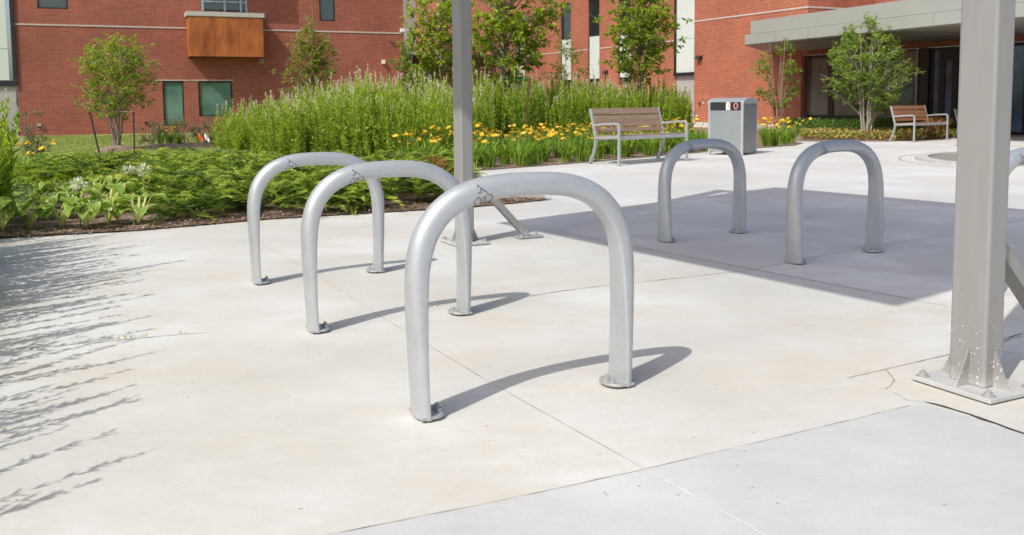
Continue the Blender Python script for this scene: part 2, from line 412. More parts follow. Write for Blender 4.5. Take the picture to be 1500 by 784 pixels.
def inpoly(pts, poly):
    x, y = pts[:, 0], pts[:, 1]; r = np.zeros(len(pts), bool); n = len(poly)
    for i in range(n):
        x1, y1 = poly[i][0], poly[i][1]; x2, y2 = poly[(i + 1) % n][0], poly[(i + 1) % n][1]
        c = ((y1 > y) != (y2 > y)) & (x < (x2 - x1) * (y - y1) / (y2 - y1 + 1e-12) + x1)
        r ^= c
    return r
def scatter(poly, n):
    p = np.array([[q[0], q[1]] for q in poly]); lo, hi = p.min(0), p.max(0); out = np.zeros((0, 2))
    while len(out) < n:
        a = lo + rng.random((n * 2, 2)) * (hi - lo); out = np.vstack([out, a[inpoly(a, p)]])
    return out[:n]
def sheet(name, poly, z, mat, kind='structure', th=None):
    me = bpy.data.meshes.new(name)
    pts = [(p[0], p[1], z) for p in poly]
    n = len(pts); ar = sum(pts[i][0] * pts[(i + 1) % n][1] - pts[(i + 1) % n][0] * pts[i][1] for i in range(n))
    if ar < 0: pts = pts[::-1]
    from mathutils.geometry import tessellate_polygon
    tri = tessellate_polygon([[Vector(p) for p in pts]])
    fs = []
    for t in tri:
        a, b, c = (Vector(pts[i]) for i in t)
        fs.append(t if (b - a).cross(c - a).z > 0 else t[::-1])
    me.from_pydata(pts, [], fs); me.materials.append(mat); me.update()
    o = link(name, me); return tag(o, kind=kind)
def PX(*pp): return [G(*p) for p in pp]

GA, GB = AZ(-26.4), AZ(63.6)

# ------------------------------------------------------------------ ground
sheet('ground', [(-400, -300), (400, -300), (400, 700), (-400, 700)], -.02, M['soil'])
sheet('plaza', [(-40, -30), (60, -30), (60, 60), (-40, 60)], 0, M['plaza'])
# paler walk in front of the beds and grey replacement slabs
c0, c1, c2 = G(484, 784), G(945, 688), G(1353, 590)
far_c = c2 + (c2 - c0).normalized() * .01
slab = sheet('pavement_slab', [c0 + (c0 - c1) * 4, c0, G(700, 741), G(790, 722), c1, G(1200, 627), c2, G(1500, 637), G(1500, 637) + (G(1500, 637) - c2) * 3, (6, -8), (-8, -8)], .0016, M['slab'])
walk = sheet('walkway', PX((755, 330), (823, 340), (956, 366), (1095, 393), (1332, 438), (1500, 470), (1900, 560), (2600, 300), (1900, 190), (1400, 190), (1150, 200), (1100, 214), (860, 238), (640, 248), (600, 300)), .0008, M['walk'])
sheet('shadow_lift_pavement', PX((823, 340), (956, 366), (1095, 393), (1332, 438), (1500, 470), (1900, 520), (1900, 300), (1500, 310), (1140, 281), (983, 297)), .0016, M['shade_slab'])  # sheet lying in the roof shadow, painted paler to lift it

def joint(mb, pts, wd, jit=.0, n=40):
    pts = [Vector(p) for p in pts]; P = []
    for a, b in zip(pts[:-1], pts[1:]):
        k = max(2, int((b - a).length / .05))
        P += [a.lerp(b, i / k) for i in range(k)]
    P.append(pts[-1]); L = []; R_ = []
    for i, p in enumerate(P):
        t = (P[min(i + 1, len(P) - 1)] - P[max(i - 1, 0)]).normalized(); s = Vector((-t.y, t.x, 0))
        j = random.uniform(-1, 1) * jit; wv = wd * random.uniform(.45, 1.3) / 2
        if i in (0, len(P) - 1): wv = .0008
        L.append((p + s * (j + wv))[:2]); R_.append((p + s * (j - wv))[:2])
    m = len(P); mb.add([(x, y, .0028) for x, y in L + R_], [(i, m + i, m + i + 1, i + 1) for i in range(m - 1)])
jm = MB(); jl = MB()
joint(jm, PX((338, 330), (365, 347), (467, 405), (551, 460), (723, 564), (945, 688)), .0022, .0008)
joint(jl, PX((945, 688), (1115, 782), (1400, 970)), .006, .002)
tag(jl.build('pavement_joint', M['cap_light']), kind='structure')
joint(jm, PX((765, 330), (823, 340), (956, 366), (1095, 393), (1332, 438)), .003, .0007)
joint(jm, PX((980, 296), (1074, 307), (1200, 322)), .012, .002)
joint(jm, PX((20, 512), (70, 508), (170, 499), (270, 490), (310, 487)), .007, .003)
joint(jm, PX((770, 435), (820, 427), (893, 418), (1000, 407), (1100, 396), (1190, 378), (1270, 362), (1400, 343), (1500, 322)), .008, .003)
joint(jm, PX((484, 784), (700, 741), (790, 722), (945, 688), (1200, 627), (1353, 590)), .0045, .0012)
joint(jm, PX((1240, 554), (1290, 543), (1385, 521), (1500, 492)), .006, .002)
joint(jm, PX((300, 860), (484, 784)), .010, .003)
jo = jm.build('pavement_joint', M['joint']); tag(jo, kind='structure')
cm = MB()
joint(cm, PX((1353, 589), (1380, 596), (1420, 608), (1460, 622), (1500, 636), (1700, 700)), .016, .004)
joint(cm, PX((1297, 542), (1306, 550), (1309, 558), (1305, 566), (1298, 571)), .0022, .005)
joint(cm, PX((1240, 554), (1265, 560), (1292, 570), (1312, 578), (1330, 587), (1353, 590)), .0011, .006)
joint(cm, PX((1470, 497), (1485, 493), (1500, 489)), .009, .004)
joint(cm, PX((1430, 515), (1470, 516), (1500, 520)), .005, .003)
co_ = cm.build('pavement_crack', M['gap']); tag(co_, kind='structure')

# ------------------------------------------------------------------ beds, lawn
BED1 = PX((0, 350), (200, 339), (395, 322), (696, 304), (760, 298), (808, 293), (760, 290.5), (700, 277), (660, 262), (648, 256), (690, 251.5), (760, 246), (860, 238.5), (960, 229.5), (1040, 222.5), (1165, 213.5), (1176, 210), (1150, 205.5))
b1 = [(-1.75, 1.2), (-1.95, 2.0), (-2.9, 4.2), (-3.6, 5.8), (-4.4, 7.6)] + [tuple(p[:2]) for p in BED1] + [(9.5, 27), (9.3, 33.4), (-6, 60), (-14, 45), (-30, 28), (-30, 8), (-8, .5)]
def bed_sheet(name, poly, z, mat):
    return sheet(name, poly, z, mat)
bed_sheet('mulch_bed', b1, .012, M['mulch'])
BED2 = PX((1160, 206.5), (1200, 207.5), (1300, 207.5), (1392, 203.5), (1420, 198))
bed_sheet('mulch_bed', [tuple(p[:2]) for p in BED2] + [(15, 28), (11.0, 31), (9.3, 33.4), (9.4, 29)], .014, M['mulch'])
# loose shredded chips lying along the bed edges
edge = [p for p in BED1[:6]]
cb, cd, cr = [], [], []
for a, b in zip(edge[:-1], edge[1:]):
    n = int((b - a).length * 800)
    for _ in range(n):
        p = a.lerp(b, random.random()); q = abs(random.gauss(0, .38)) - .02
        cb.append((p.x - .3 * q, p.y + q, .016 + random.random() * .012)); cd.append((random.gauss(0, 1), random.gauss(0, 1), random.gauss(0, .15)))
cb, cd = np.array(cb), np.array(cd)
o = leaves('mulch_chips', cb, cd, rng.uniform(.02, .075, len(cb)), rng.uniform(.008, .02, len(cb)), M['chip'], up=np.array([0, .2, 1.]), droop=0)
tag(o, 'loose brown shredded mulch chips along the front edge of the bed', 'mulch', kind='stuff')

LAWN = [tuple(G(*p)[:2]) for p in ((20, 236), (200, 231), (350, 230), (470, 215), (610, 206))] + [(-3, 45), (-6, 39), (-19.5, 31.5), (-30, 27), (-28, 18)]
sheet('lawn', LAWN, .018, M['lawn'])
p = scatter([tuple(G(*q)[:2]) for q in ((20, 236), (200, 231), (350, 230), (420, 214), (420, 199), (40, 200))], 26000)
V, Fc = blade_arr(np.c_[p, np.full(len(p), .018)], rng.uniform(0, 6.28, len(p)), .03, rng.uniform(.03, .065, len(p)), .012, 2)
o = link('lawn_grass', np_mesh('lawn_grass', V, Fc, M['grass'], np.repeat(rng.random(len(p)), 2)))
tag(o, 'short mown green grass in front of the left brick building', 'grass', kind='stuff')
def mound(name, c, rx, ry, h, mat, n=28):
    mb = MB(); vs = []; R_ = 7
    for i in range(R_ + 1):
        r = i / R_
        for k in range(n):
            a = 2 * pi * k / n; wob = 1 + .08 * sin(3 * a + 1) + .05 * sin(7 * a)
            vs.append((c[0] + rx * r * cos(a) * wob, c[1] + ry * r * sin(a) * wob, .02 + h * (cos(pi * r) * .5 + .5) + random.uniform(-.012, .012)))
    mb.add(vs, [(i * n + k, (i + 1) * n + k, (i + 1) * n + (k + 1) % n, i * n + (k + 1) % n) for i in range(R_) for k in range(n)])
    return tag(mb.build(name, mat, smooth=True), kind='structure')
t1 = G(172, 222)
mound('mulch_ring', t1, .62, 1.0, .14, M['mulch'])
mb_ = G(262, 216); mound('mulch_mound', mb_, 1.5, 1.6, .10, M['mulch'])

# ------------------------------------------------------------------ bike racks
def rack_profile():
    w2, Ht, z0 = .405, .785, .40
    ex = 2.85; pts = []
    for i in range(9):
        z = z0 * i / 9; pts.append((-w2 - .012 * sin(pi * .5 * i / 9), z))
    for i in range(33):
        a = pi / 2 * i / 32; x = (w2 + .012) * abs(cos(a)) ** (2 / ex); z = z0 + (Ht - z0) * abs(sin(a)) ** (2 / ex)
        pts.append((-x, z))
    return pts + [(-x, z) for x, z in pts[-2::-1]]
RP = rack_profile()
def sm(t): t = max(0, min(1, t)); return t * t * (3 - 2 * t)
def rack_mesh():
    mb = MB(); n = 44; m = len(RP); vs = []
    for i, (x, z) in enumerate(RP):
        a = Vector(RP[max(i - 1, 0)]); b = Vector(RP[min(i + 1, m - 1)]); t = (b - a).normalized()
        nx, nz = t.y * -1, t.x                      # outward normal in the rack plane
        if i in (0, m - 1): nx, nz = (-1 if i == 0 else 1), 0
        k = sm((z - .02) / .70)                     # 0 foot .. 1 crown
        half_w = .072 + (.046 - .072) * k           # across the rack plane
        t_out = .036 + (.050 - .036) * k; t_in = .006 + (.036 - .006) * k
        for q in range(n):
            th = 2 * pi * q / n; c, s = cos(th), sin(th)
            ey = 2 / 2.1 if s > 0 else 2 / (3.2 + 6 * (1 - k))          # half-round outside, flat inner face
            yy = half_w * (abs(c) ** (2 / (2.1 if s > 0 else 3.2 + 6 * (1 - k)))) * (1 if c > 0 else -1)
            rr = (t_out if s > 0 else t_in) * abs(s) ** ey * (1 if s > 0 else -1)
            vs.append((x + nx * rr, yy, z + nz * rr))
    fs = [(i * n + k, i * n + (k + 1) % n, (i + 1) * n + (k + 1) % n, (i + 1) * n + k) for i in range(m - 1) for k in range(n)]
    fs += [tuple(range(n)), tuple(range((m - 1) * n, m * n))]
    mb.add(vs, fs); return mb
rack_me = rack_mesh().mesh('hoop', M['rack'], True)
def plate_mb(sgn):
    mb = MB(); poly = [(sgn * -.030, -.070), (sgn * -.030, .070)]
    for k in range(13):
        a = pi / 2 - pi * k / 12; poly.append((sgn * (.022 + .052 * cos(a)), .070 * sin(a)))
    mb.prism(poly, .001, .013); return mb
def bolt_mb(c, r=.011, h=.035):
    mb = MB(); c = Vector(c); mb.cyl(c, r * 2.0, .003, 16); mb.cyl(c + Vector((0, 0, .003)), r * 1.35, .012, 6); mb.cyl(c + Vector((0, 0, .015)), r * .62, h - .015, 10)
    return mb
def ring(mb, c, r, tr, X, Y, N, n=26):
    mb.tube([c + X * r * cos(2 * pi * k / n) + Y * r * sin(2 * pi * k / n) for k in range(n + 1)], tr, 6, False)
def logo_mb():
    """raised bicycle-and-rider symbol on the front of the left shoulder"""
    mb = MB(); o = Vector((-.185, -.0455, .763)); sl_ = radians(12)
    X = Vector((cos(sl_), 0, sin(sl_))); Y = Vector((-sin(sl_), 0, cos(sl_)))
    u = .00112
    def Q(x, y):                                     # laid onto the round surface of the tube
        p = o + X * x * u + Y * (y - 2) * u
        dd, j = min(((p.x - q[0]) ** 2 + (p.z - q[1]) ** 2, i) for i, q in enumerate(RP))
        a, b = Vector(RP[max(j - 1, 0)]), Vector(RP[min(j + 1, len(RP) - 1)]); t = (b - a).normalized()
        v = (p.x - RP[j][0]) * -t.y + (p.z - RP[j][1]) * t.x
        e, r_ = (2.1, .050) if v > 0 else (3.2, .036)
        return Vector((p.x, -.0462 * max(.02, 1 - (abs(v) / r_) ** e) ** (1 / e) - .0004, p.z))
    for cx in (-20, 20):
        mb.tube([Q(cx + 12.5 * cos(2 * pi * k / 26), -12 + 12.5 * sin(2 * pi * k / 26)) for k in range(27)], .0021, 6, False)
    mb.tube([Q(-8, 33), Q(-8, 38)], .0042, 8)
    mb.tube([Q(-3, 29), Q(9, 15), Q(16, 8)], [.0026, .0026, .0024], 6)          # back
    mb.tube([Q(-3, 28), Q(-4, 16), Q(-15, 13)], .0021, 6)                      # arm
    mb.tube([Q(15, 8), Q(2, 1), Q(-1, -17)], .0024, 6)                         # leg
    mb.tube([Q(2, 1), Q(6, -14)], .0018, 6)
    return mb
rack0 = empty('bike_rack', (0, 0, 0))
link('hoop', rack_me, rack0)
for sg, px_ in ((-1, -.405), (1, .405)):
    pl = plate_mb(-sg).build('foot_plate', M['galv'], rack0, (px_, 0, 0), bevel=.003)
    bm_ = bolt_mb((-sg * .052, .0, .013), .009, .024).build('bolt', M['galv'], pl, smooth=True)
    bm2 = bolt_mb((-sg * .048, -.035, .013), .007, .012).build('bolt', M['galv'], pl, smooth=True)
logo_mb().build('bicycle_emblem', [M['logo_line']], rack0, smooth=True)
RACKS = [((615, 612), (910, 562), 1.035, 'nearest silver bike rack hoop, in the middle of the sunlit concrete'),
         ((458, 486), (680, 459), .995, 'middle silver hoop of the row of three bike racks, beside the left shelter post'),
         ((376, 416), (555, 398), .97, 'farthest silver hoop of the row of three, closest to the juniper bed'),
         ((973, 355), (1083, 341), .965, 'shaded silver bike rack hoop in front of the litter bin'),
         ((1162, 387), (1281, 369), 1.0, 'shaded silver bike rack hoop in front of the multi-stemmed tree')]
for i, (a, b, zs, lab) in enumerate(RACKS):
    p, q = G(*a), G(*b); c = (p + q) / 2; d = q - p
    r = rack0 if i == 0 else copy_tree(rack0)
    r.location = (c.x, c.y, .008); r.rotation_euler = (0, 0, atan2(d.y, d.x)); r.scale = (d.length / .835, 1.0, zs)
    tag(r, lab, 'bike rack', 'silver hoop bike racks bolted to the concrete')
r = copy_tree(rack0); r.location = (3.07, 5.42, .008); r.rotation_euler = (0, 0, radians(33)); r.scale = (1.04, 1, 1.0)
tag(r, 'silver bike rack hoop mostly hidden behind the big right shelter post', 'bike rack', 'silver hoop bike racks bolted to the concrete')

# ------------------------------------------------------------------ shelter
HR = 5.6  # unseen roof, raised so more sky light fills its shadow
sh = empty('bike_shelter', (1.81, 3.535, 0), 0, 'tall bike shelter on two taupe steel posts with braces and base plates', 'shelter')
SH0 = Vector((1.81, 3.535, 0))
def post(center, za, tall=HR):
    o = (Vector((center[0], center[1], 0)) - SH0)
    rz = atan2(GB.y, GB.x)                            # local x = B, local y = A
    pb = MB(); pb.box((0, 0, .02 + tall / 2), (.105, .16, tall))
    po = pb.build('post', M['post'], sh, o, rz, bevel=.012, seg=3)
    pm = MB(); pm.prism([(-.145, -.175), (.145, -.175), (.145, .175), (-.145, .175)], .006, .024)
    pm.build('base_plate', M['dusty'], po, bevel=.003)
    for k, (x, y) in enumerate(((-.115, -.145), (.115, -.145), (-.115, .145), (.115, .145))):
        bolt_mb((x, y, .024), .013, .024).build('anchor_bolt', M['galv'], po, smooth=True)
    for (x, y, dx, dy) in ((-.0525, -.01, -1, 0), (.0525, 0, 1, 0), (.0, -.08, 0, -1), (0, .08, 0, 1)):
        g = MB(); t = .004; e = .075
        A_ = Vector((x, y, 0)); D = Vector((dx, dy, 0)); T = Vector((-dy, dx, 0)) * t
        vs = [A_ + T + Vector((0, 0, .024)), A_ + D * e + T + Vector((0, 0, .024)), A_ + D * e * .85 + T + Vector((0, 0, .04)), A_ + D * .004 + T + Vector((0, 0, .165)), A_ + T + Vector((0, 0, .165))]
        vs += [v_ - T * 2 for v_ in vs]
        g.add(vs, [(0, 1, 2, 3, 4), (9, 8, 7, 6, 5)] + [(i, 5 + i, 5 + (i + 1) % 5, (i + 1) % 5) for i in range(5)])
        g.build('gusset', M['post'], po)
    return po
postR = post((1.81, 3.535), 0)
postL = post((-.385, 7.33), 0)
def brace(center, reach, zt):
    o = Vector((center[0], center[1], 0)) - SH0
    mb = MB(); a = o + GB * .05 + Vector((0, 0, zt)); b = o + GB * reach + Vector((0, 0, .02))
    mb.bar(a, b, .075, .05)
    br = mb.build('brace', M['post'], sh, (0, 0, 0), bevel=.004)
    pm = MB(); c = o + GB * (reach + .02)
    pm.box(c + Vector((0, 0, .013)), (.22, .12, .014), (GB, GA, Vector((0, 0, 1))))
    pp = pm.build('foot_plate', M['galv'], br, bevel=.002)
    for s_ in (-1, 1): bolt_mb(c + GB * .08 * s_ + GA * .03 * s_ + Vector((0, 0, .02)), .011, .022).build('anchor_bolt', M['galv'], pp, smooth=True)
brace((1.81, 3.535), .60, .60)
brace((-.385, 7.33), .56, .56)
shift = TOSUN.xy / TOSUN.z
def up_(p, z): return (p.x + shift.x * z, p.y + shift.y * z)
pc_, pa_, pb_, pd_ = G(1312, 449), G(728, 327), G(1134, 275), G(1500, 308)
dn = (pd_ - pb_).normalized(); de = (G(1395, 426) - pc_).normalized()
far_r = pb_ + dn * 5.2; near_r = pc_ + de * 4.6
poly = [Vector(up_(p, HR + .02)) for p in (pa_, pc_, near_r, far_r, pb_)]
rf = MB(); rf.prism([(p.x - SH0.x, p.y - SH0.y) for p in poly], HR + .02, HR + .09); rf.build('roof', M['roof'], sh)
bmL = MB(); bmL.bar(Vector((-.385, 7.33, HR - .05)) - SH0 + GA * .1, Vector((1.81, 3.535, HR - .05)) - SH0 - GA * .09, .09, .12); bmL.build('beam', M['post'], sh)

# ------------------------------------------------------------------ benches
def bench(loc, rz, sc, wood, label, grp):
    """local x along the seat, -y to the front"""
    b = empty('bench', loc, rz, label, 'bench', grp); b.scale = (sc, sc, sc)
    Lh = .79
    for sx in (-1, 1):
        x = sx * Lh; mb = MB(); n = 14
        leg = [Vector((x, .31 - .135 * sin(pi / 2 * t) ** 1.0 * 1.0, .42 * t)) for t in [i / n for i in range(n + 1)]]
        for p, q in zip(leg[:-1], leg[1:]): mb.bar(p, q + (q - p) * .12, .036, .045, (1, 0, 0))
        mb.box((x, .31, .004), (.09, .1, .008))
        mb.build('rear_leg', M['bench_metal'], b)
        mb = MB(); mb.bar((x, .175, .40), (x, .30, .86), .036, .04, (1, 0, 0)); mb.build('back_post', M['bench_metal'], b, bevel=.006)
        mb = MB(); mb.bar((x, -.31, 0), (x, -.31, .61), .036, .04, (1, 0, 0)); mb.box((x, -.31, .004), (.09, .09, .008)); mb.build('front_leg', M['bench_metal'], b, bevel=.006)
        mb = MB()
        arm = [(x, .24, .60), (x, .0, .625), (x, -.22, .635), (x, -.28, .63), (x, -.31, .60)]
        for p, q in zip(arm[:-1], arm[1:]): mb.bar(p, Vector(q) + (Vector(q) - Vector(p)) * .03, .034, .022, (1, 0, 0))
        mb.build('armrest', M['bench_metal'], b, bevel=.004)
        mb = MB(); mb.bar((x, .19, .405), (x, -.29, .43), .04, .04, (1, 0, 0)); mb.build('seat_rail', M['bench_metal'], b, bevel=.004)
    mb = MB(); mb.box((0, -.285, .415), (2 * Lh - .05, .03, .055)); mb.box((0, .15, .39), (2 * Lh - .05, .03, .04)); mb.build('cross_beam', M['bench_metal'], b)
    for i in range(5):
        mb = MB(); y = -.245 + i * .093; mb.box((0, y, .449 - i * .004), (2 * Lh - .05, .082, .024)); mb.build('seat_slat', wood, b, bevel=.004)
    d = Vector((0, .125, .46)).normalized(); nn_ = Vector((0, .46, -.125)).normalized()
    for (s0, s1) in ((.03, .10), (.115, .30), (.318, .415)):
        mb = MB(); c = Vector((0, .175, .425)) + d * ((s0 + s1) / 2 + .035)
        mb.box(c, (2 * Lh - .05, .026, s1 - s0), (Vector((1, 0, 0)), nn_, d)); mb.build('back_slat', wood, b, bevel=.004)
    return b
def place_bench(rl, rr, az, depth, sc):
    a = G(*rl); b = G(*rr); mid = (a + b) / 2
    fr = AZ(az + 90); return mid + fr * .31 * sc
p1 = place_bench((861.8, 240), (964.7, 233.6), 50, .62, 1.16)
bench(p1, radians(90 - 50), 1.14, M['wood_grey'], 'weathered grey-brown slatted bench in front of the yellow daylilies', 'slatted benches with silver arm frames')
p2 = place_bench((1297.8, 207), (1359, 204.4), 52, .62, 1.0)
bench(p2, radians(90 - 52), 1.06, M['wood_brown'], 'red-brown slatted bench in front of the glazed entrance', 'slatted benches with silver arm frames')
q2 = G(1394.5, 203)
bench(q2 + AZ(52) * .80 + AZ(142) * .29, radians(90 - 52), .93, M['wood_brown'], 'far bench almost wholly hidden behind the right shelter post', 'slatted benches with silver arm frames')

# ------------------------------------------------------------------ litter bin
cb_ = G(1087.8, 228.2)
fd, sd_ = AZ(180 + 125), AZ(35)                    # from the near corner: along the front (to the left) and along the side
bn = empty('litter_bin', cb_, atan2(-fd.y, -fd.x), 'grey metal litter bin with black slot openings and a curved top, beside the bench', 'bin')
W_, D_, Hb = .74, .80, 1.15                           # local x: front runs -W_..0, y: 0..D_
mb = MB(); mb.box((-W_ / 2, D_ / 2, .56), (W_ - .06, D_ - .05, .98)); mb.build('bin_body', M['bin'], bn)
mb = MB(); mb.box((-W_ / 2, .006, .50), (W_ - .10, .02, .86)); mb.build('front_panel', M['bin'], bn, bevel=.004)
mb = MB(); mb.box((-.006, D_ / 2, .54), (.02, D_ - .12, .96)); mb.build('side_panel', M['bin_side'], bn, bevel=.004)
for x in (-W_ + .025, -.025):
    for y in (.025, D_ - .025):
        mb = MB(); mb.box((x, y, .54), (.055, .055, 1.08)); mb.build('corner_post', M['bench_metal'], bn, bevel=.008)
mb = MB(); n = 14; prof = [(D_ * k / n, 1.07 + .085 * sin(pi * k / n) ** .6) for k in range(n + 1)]
poly_ = prof + [(D_, 1.03), (0, 1.03)]
vs = [(0.012, y, z) for y, z in poly_] + [(-W_ - .012, y, z) for y, z in poly_]; k_ = len(poly_)
mb.add(vs, [tuple(range(k_)), tuple(range(2 * k_ - 1, k_ - 1, -1))] + [(i, k_ + i, k_ + (i + 1) % k_, (i + 1) % k_) for i in range(k_)])
mb.build('curved_top', M['bench_metal'], bn, smooth=True)
mb = MB(); mb.box((-W_ / 2, -.004, .985), (W_ - .10, .012, .165)); op = mb.build('opening', M['black_plastic'], bn)
mb = MB(); mb.box((-W_ * .42, -.012, .985), (.085, .006, .155)); st = mb.build('sticker', M['white_plastic'], op)
mb = MB()
for i in range(3): 
    c_ = Vector((-W_ * .42 + .012, -.016, 1.03 - i * .034)); ring(mb, c_, .013, .0035, Vector((1, 0, 0)), Vector((0, 0, 1)), None, 14)
mb.build('sticker_print', M['redp'], op)
mb = MB(); c_ = Vector((-.15, -.012, .985)); ring(mb, c_, .058, .012, Vector((.62, 0, 0)), Vector((0, 0, 1)), None, 24); mb.build('hole_ring', M['salmon'], op)

# ------------------------------------------------------------------ round planter with curb
def annulus(mb, c, r0, r1, z, n=72, h=0):
    vs = []
    for k in range(n):
        a = 2 * pi * k / n; e = Vector((cos(a), sin(a), 0))
        vs += [c + e * r0 + Vector((0, 0, z)), c + e * r1 + Vector((0, 0, z)), c + e * r0 + Vector((0, 0, z - h)), c + e * r1 + Vector((0, 0, z - h))]
    fs = []
    for k in range(n):
        a = 4 * k; b = 4 * ((k + 1) % n); fs.append((a, a + 1, b + 1, b))
        if h: fs += [(a + 2, a, b, b + 2), (a + 1, a + 3, b + 3, b + 1)]
    mb.add(vs, fs)
pcn = Vector((9.95, 15.95, 0))
mb = MB(); vs = [pcn + Vector((cos(2 * pi * k / 60) * 2.55, sin(2 * pi * k / 60) * 2.55, .012)) for k in range(60)]; mb.add(vs, [tuple(range(60))])
tag(mb.build('gravel_circle', M['gravel']), kind='structure')
mb = MB(); annulus(mb, pcn, 2.5, 2.72, .05, 72, .05); tag(mb.build('curb', M['curb']), kind='structure')
mb = MB(); annulus(mb, pcn, 2.98, 3.0, .010); tag(mb.build('curb_joint', M['joint']), kind='structure')

# ------------------------------------------------------------------ buildings
class Wall:
    """vertical plane: local x along the wall, local z up, -y outward (towards the camera)"""
    def __init__(s, p, az, side=1):
        s.p = Vector((p[0], p[1], 0)); s.d = AZ(az); s.rz = atan2(s.d.y, s.d.x); s.n = Vector((s.d.y, -s.d.x, 0))   # outward
    def uz(s, x, y, off=0):
        d = ray(x, y); o = Vector((0, 0, EYE)); p0 = s.p + s.n * off
        t = (p0 - o).dot(s.n) / d.dot(s.n); q = o + d * t
        return (q - s.p).dot(s.d), q.z
    def u(s, x, y=150, off=0): return s.uz(x, y, off)[0]
    def z(s, x, y, off=0): return s.uz(x, y, off)[1]
    def at(s, u, off=0, z=0): return s.p + s.d * u + s.n * off + Vector((0, 0, z))
def wall_mesh(u0, u1, z0, z1, ops, rev=.14):
    us = sorted({u0, u1} | {o[0] for o in ops} | {o[1] for o in ops}); zs = sorted({z0, z1} | {o[2] for o in ops} | {o[3] for o in ops})
    us = [u for u in us if u0 <= u <= u1]; zs = [z for z in zs if z0 <= z <= z1]; mb = MB()
    for a, b in zip(us[:-1], us[1:]):
        for c, d in zip(zs[:-1], zs[1:]):
            m_, k = (a + b) / 2, (c + d) / 2
            if any(o[0] < m_ < o[1] and o[2] < k < o[3] for o in ops): continue
            mb.add([(a, 0, c), (b, 0, c), (b, 0, d), (a, 0, d)], [(0, 1, 2, 3)])
    for (a, b, c, d) in ops:
        a, b, c, d = max(a, u0), min(b, u1), max(c, z0), min(d, z1)
        mb.add([(a, 0, c), (a, rev, c), (a, rev, d), (a, 0, d)], [(0, 3, 2, 1)]); mb.add([(b, 0, c), (b, rev, c), (b, rev, d), (b, 0, d)], [(0, 1, 2, 3)])
        mb.add([(a, 0, d), (a, rev, d), (b, rev, d), (b, 0, d)], [(0, 3, 2, 1)]); mb.add([(a, 0, c), (a, rev, c), (b, rev, c), (b, 0, c)], [(0, 1, 2, 3)])
    return mb
def window(parent, a, b, c, d, glass, fw=.06, y=.05, mull=(), bars=(), name='window'):
    """black frame with a pane; a..b along the wall, c..d up"""
    mb = MB(); t = .06
    mb.box(((a + b) / 2, y, c + fw / 2), (b - a, t, fw)); mb.box(((a + b) / 2, y, d - fw / 2), (b - a, t, fw))
    mb.box((a + fw / 2, y, (c + d) / 2), (fw, t, d - c - 2 * fw)); mb.box((b - fw / 2, y, (c + d) / 2), (fw, t, d - c - 2 * fw))
    for u in mull: mb.box((u, y, (c + d) / 2), (fw, t * .9, d - c - 2 * fw))
    for z in bars: mb.box(((a + b) / 2, y, z), (b - a - 2 * fw, t * .8, fw * .7))
    f = mb.build(name, M['frame'], parent)
    g = MB(); g.add([(a + .01, y + .02, c + .01), (b - .01, y + .02, c + .01), (b - .01, y + .02, d - .01), (a + .01, y + .02, d - .01)], [(0, 1, 2, 3)])
    g.build('pane', glass, f); return f

# --- left building
LW = Wall(G(60, 199), 65.0)
lb = empty('brick_building', LW.p, LW.rz, 'red brick building on the left with a timber balcony box and a green glass window', 'building')
uL, uR = LW.u(-700), LW.u(593); TOP = 9.5
def rect(Wl, x0, y0, x1, y1, off=0):
    xm, ym = (x0 + x1) / 2, (y0 + y1) / 2
    return Wl.u(x0, ym, off), Wl.u(x1, ym, off), Wl.z(xm, y1, off), Wl.z(xm, y0, off)
w1 = rect(LW, 53, -62, 98, 13); w2 = rect(LW, 239, 119, 270, 184.5); w3 = rect(LW, 291, 119, 341, 170.5); w4 = rect(LW, 467, -70, 490, 31)
w5 = rect(LW, 294, -60, 361, 17)
uP = LW.u(27)
fnd = LW.z(200, 195.8)
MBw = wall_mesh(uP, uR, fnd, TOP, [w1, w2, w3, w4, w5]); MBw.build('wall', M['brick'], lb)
mb = MB(); mb.add([(uR, 0, fnd), (uR, 22, fnd), (uR, 22, TOP), (uR, 0, TOP)], [(0, 1, 2, 3)]); mb.build('wall', M['brick'], lb)
mb = MB(); mb.box(((uL + uR) / 2, 11, TOP), (uR - uL, 22, .2)); mb.build('roof', M['cap'], lb)
mb = MB(); mb.box(((uP + uR) / 2, .04, fnd / 2), (uR - uP, .12, fnd - .004)); mb.build('foundation', M['foundation'], lb)
for (ww, gl) in ((w1, 'glass'), (w2, 'green_glass'), (w3, 'green_glass'), (w4, 'glass')): window(lb, *ww, M[gl], .055, .06)
# upper balcony door with pale blue frame
a, b, c, d = w5; f = window(lb, a, b, c, d, M['glass'], .07, .07, name='balcony_door')
mb = MB()
for u in (a + .04, (a + b) / 2, b - .04, b - .25): mb.box((u, .0, (c + d) / 2), (.07, .07, d - c))
zr = LW.z(328, 3); mb.box(((a + b) / 2, .01, zr), (b - a, .05, .06)); mb.build('door_frame', M['teal_frame'], f)
# string course and lintels
zb = (LW.z(27, 35.5) + LW.z(590, 49)) / 2
mb = MB(); mb.box(((uP + uR) / 2, -.008, zb), (uR - uP, .03, .055)); mb.build('string_course', M['band'], lb)
zl = w3[3] + .035
mb = MB(); mb.box(((w2[0] + w2[1]) / 2, -.005, zl), (w2[1] - w2[0] + .5, .02, .04)); mb.build('lintel', M['band'], lb)
mb = MB(); mb.box(((w3[0] + w3[1]) / 2 - .1, -.005, zl), (w3[1] - w3[0] + .3, .02, .04)); mb.build('lintel', M['band'], lb)
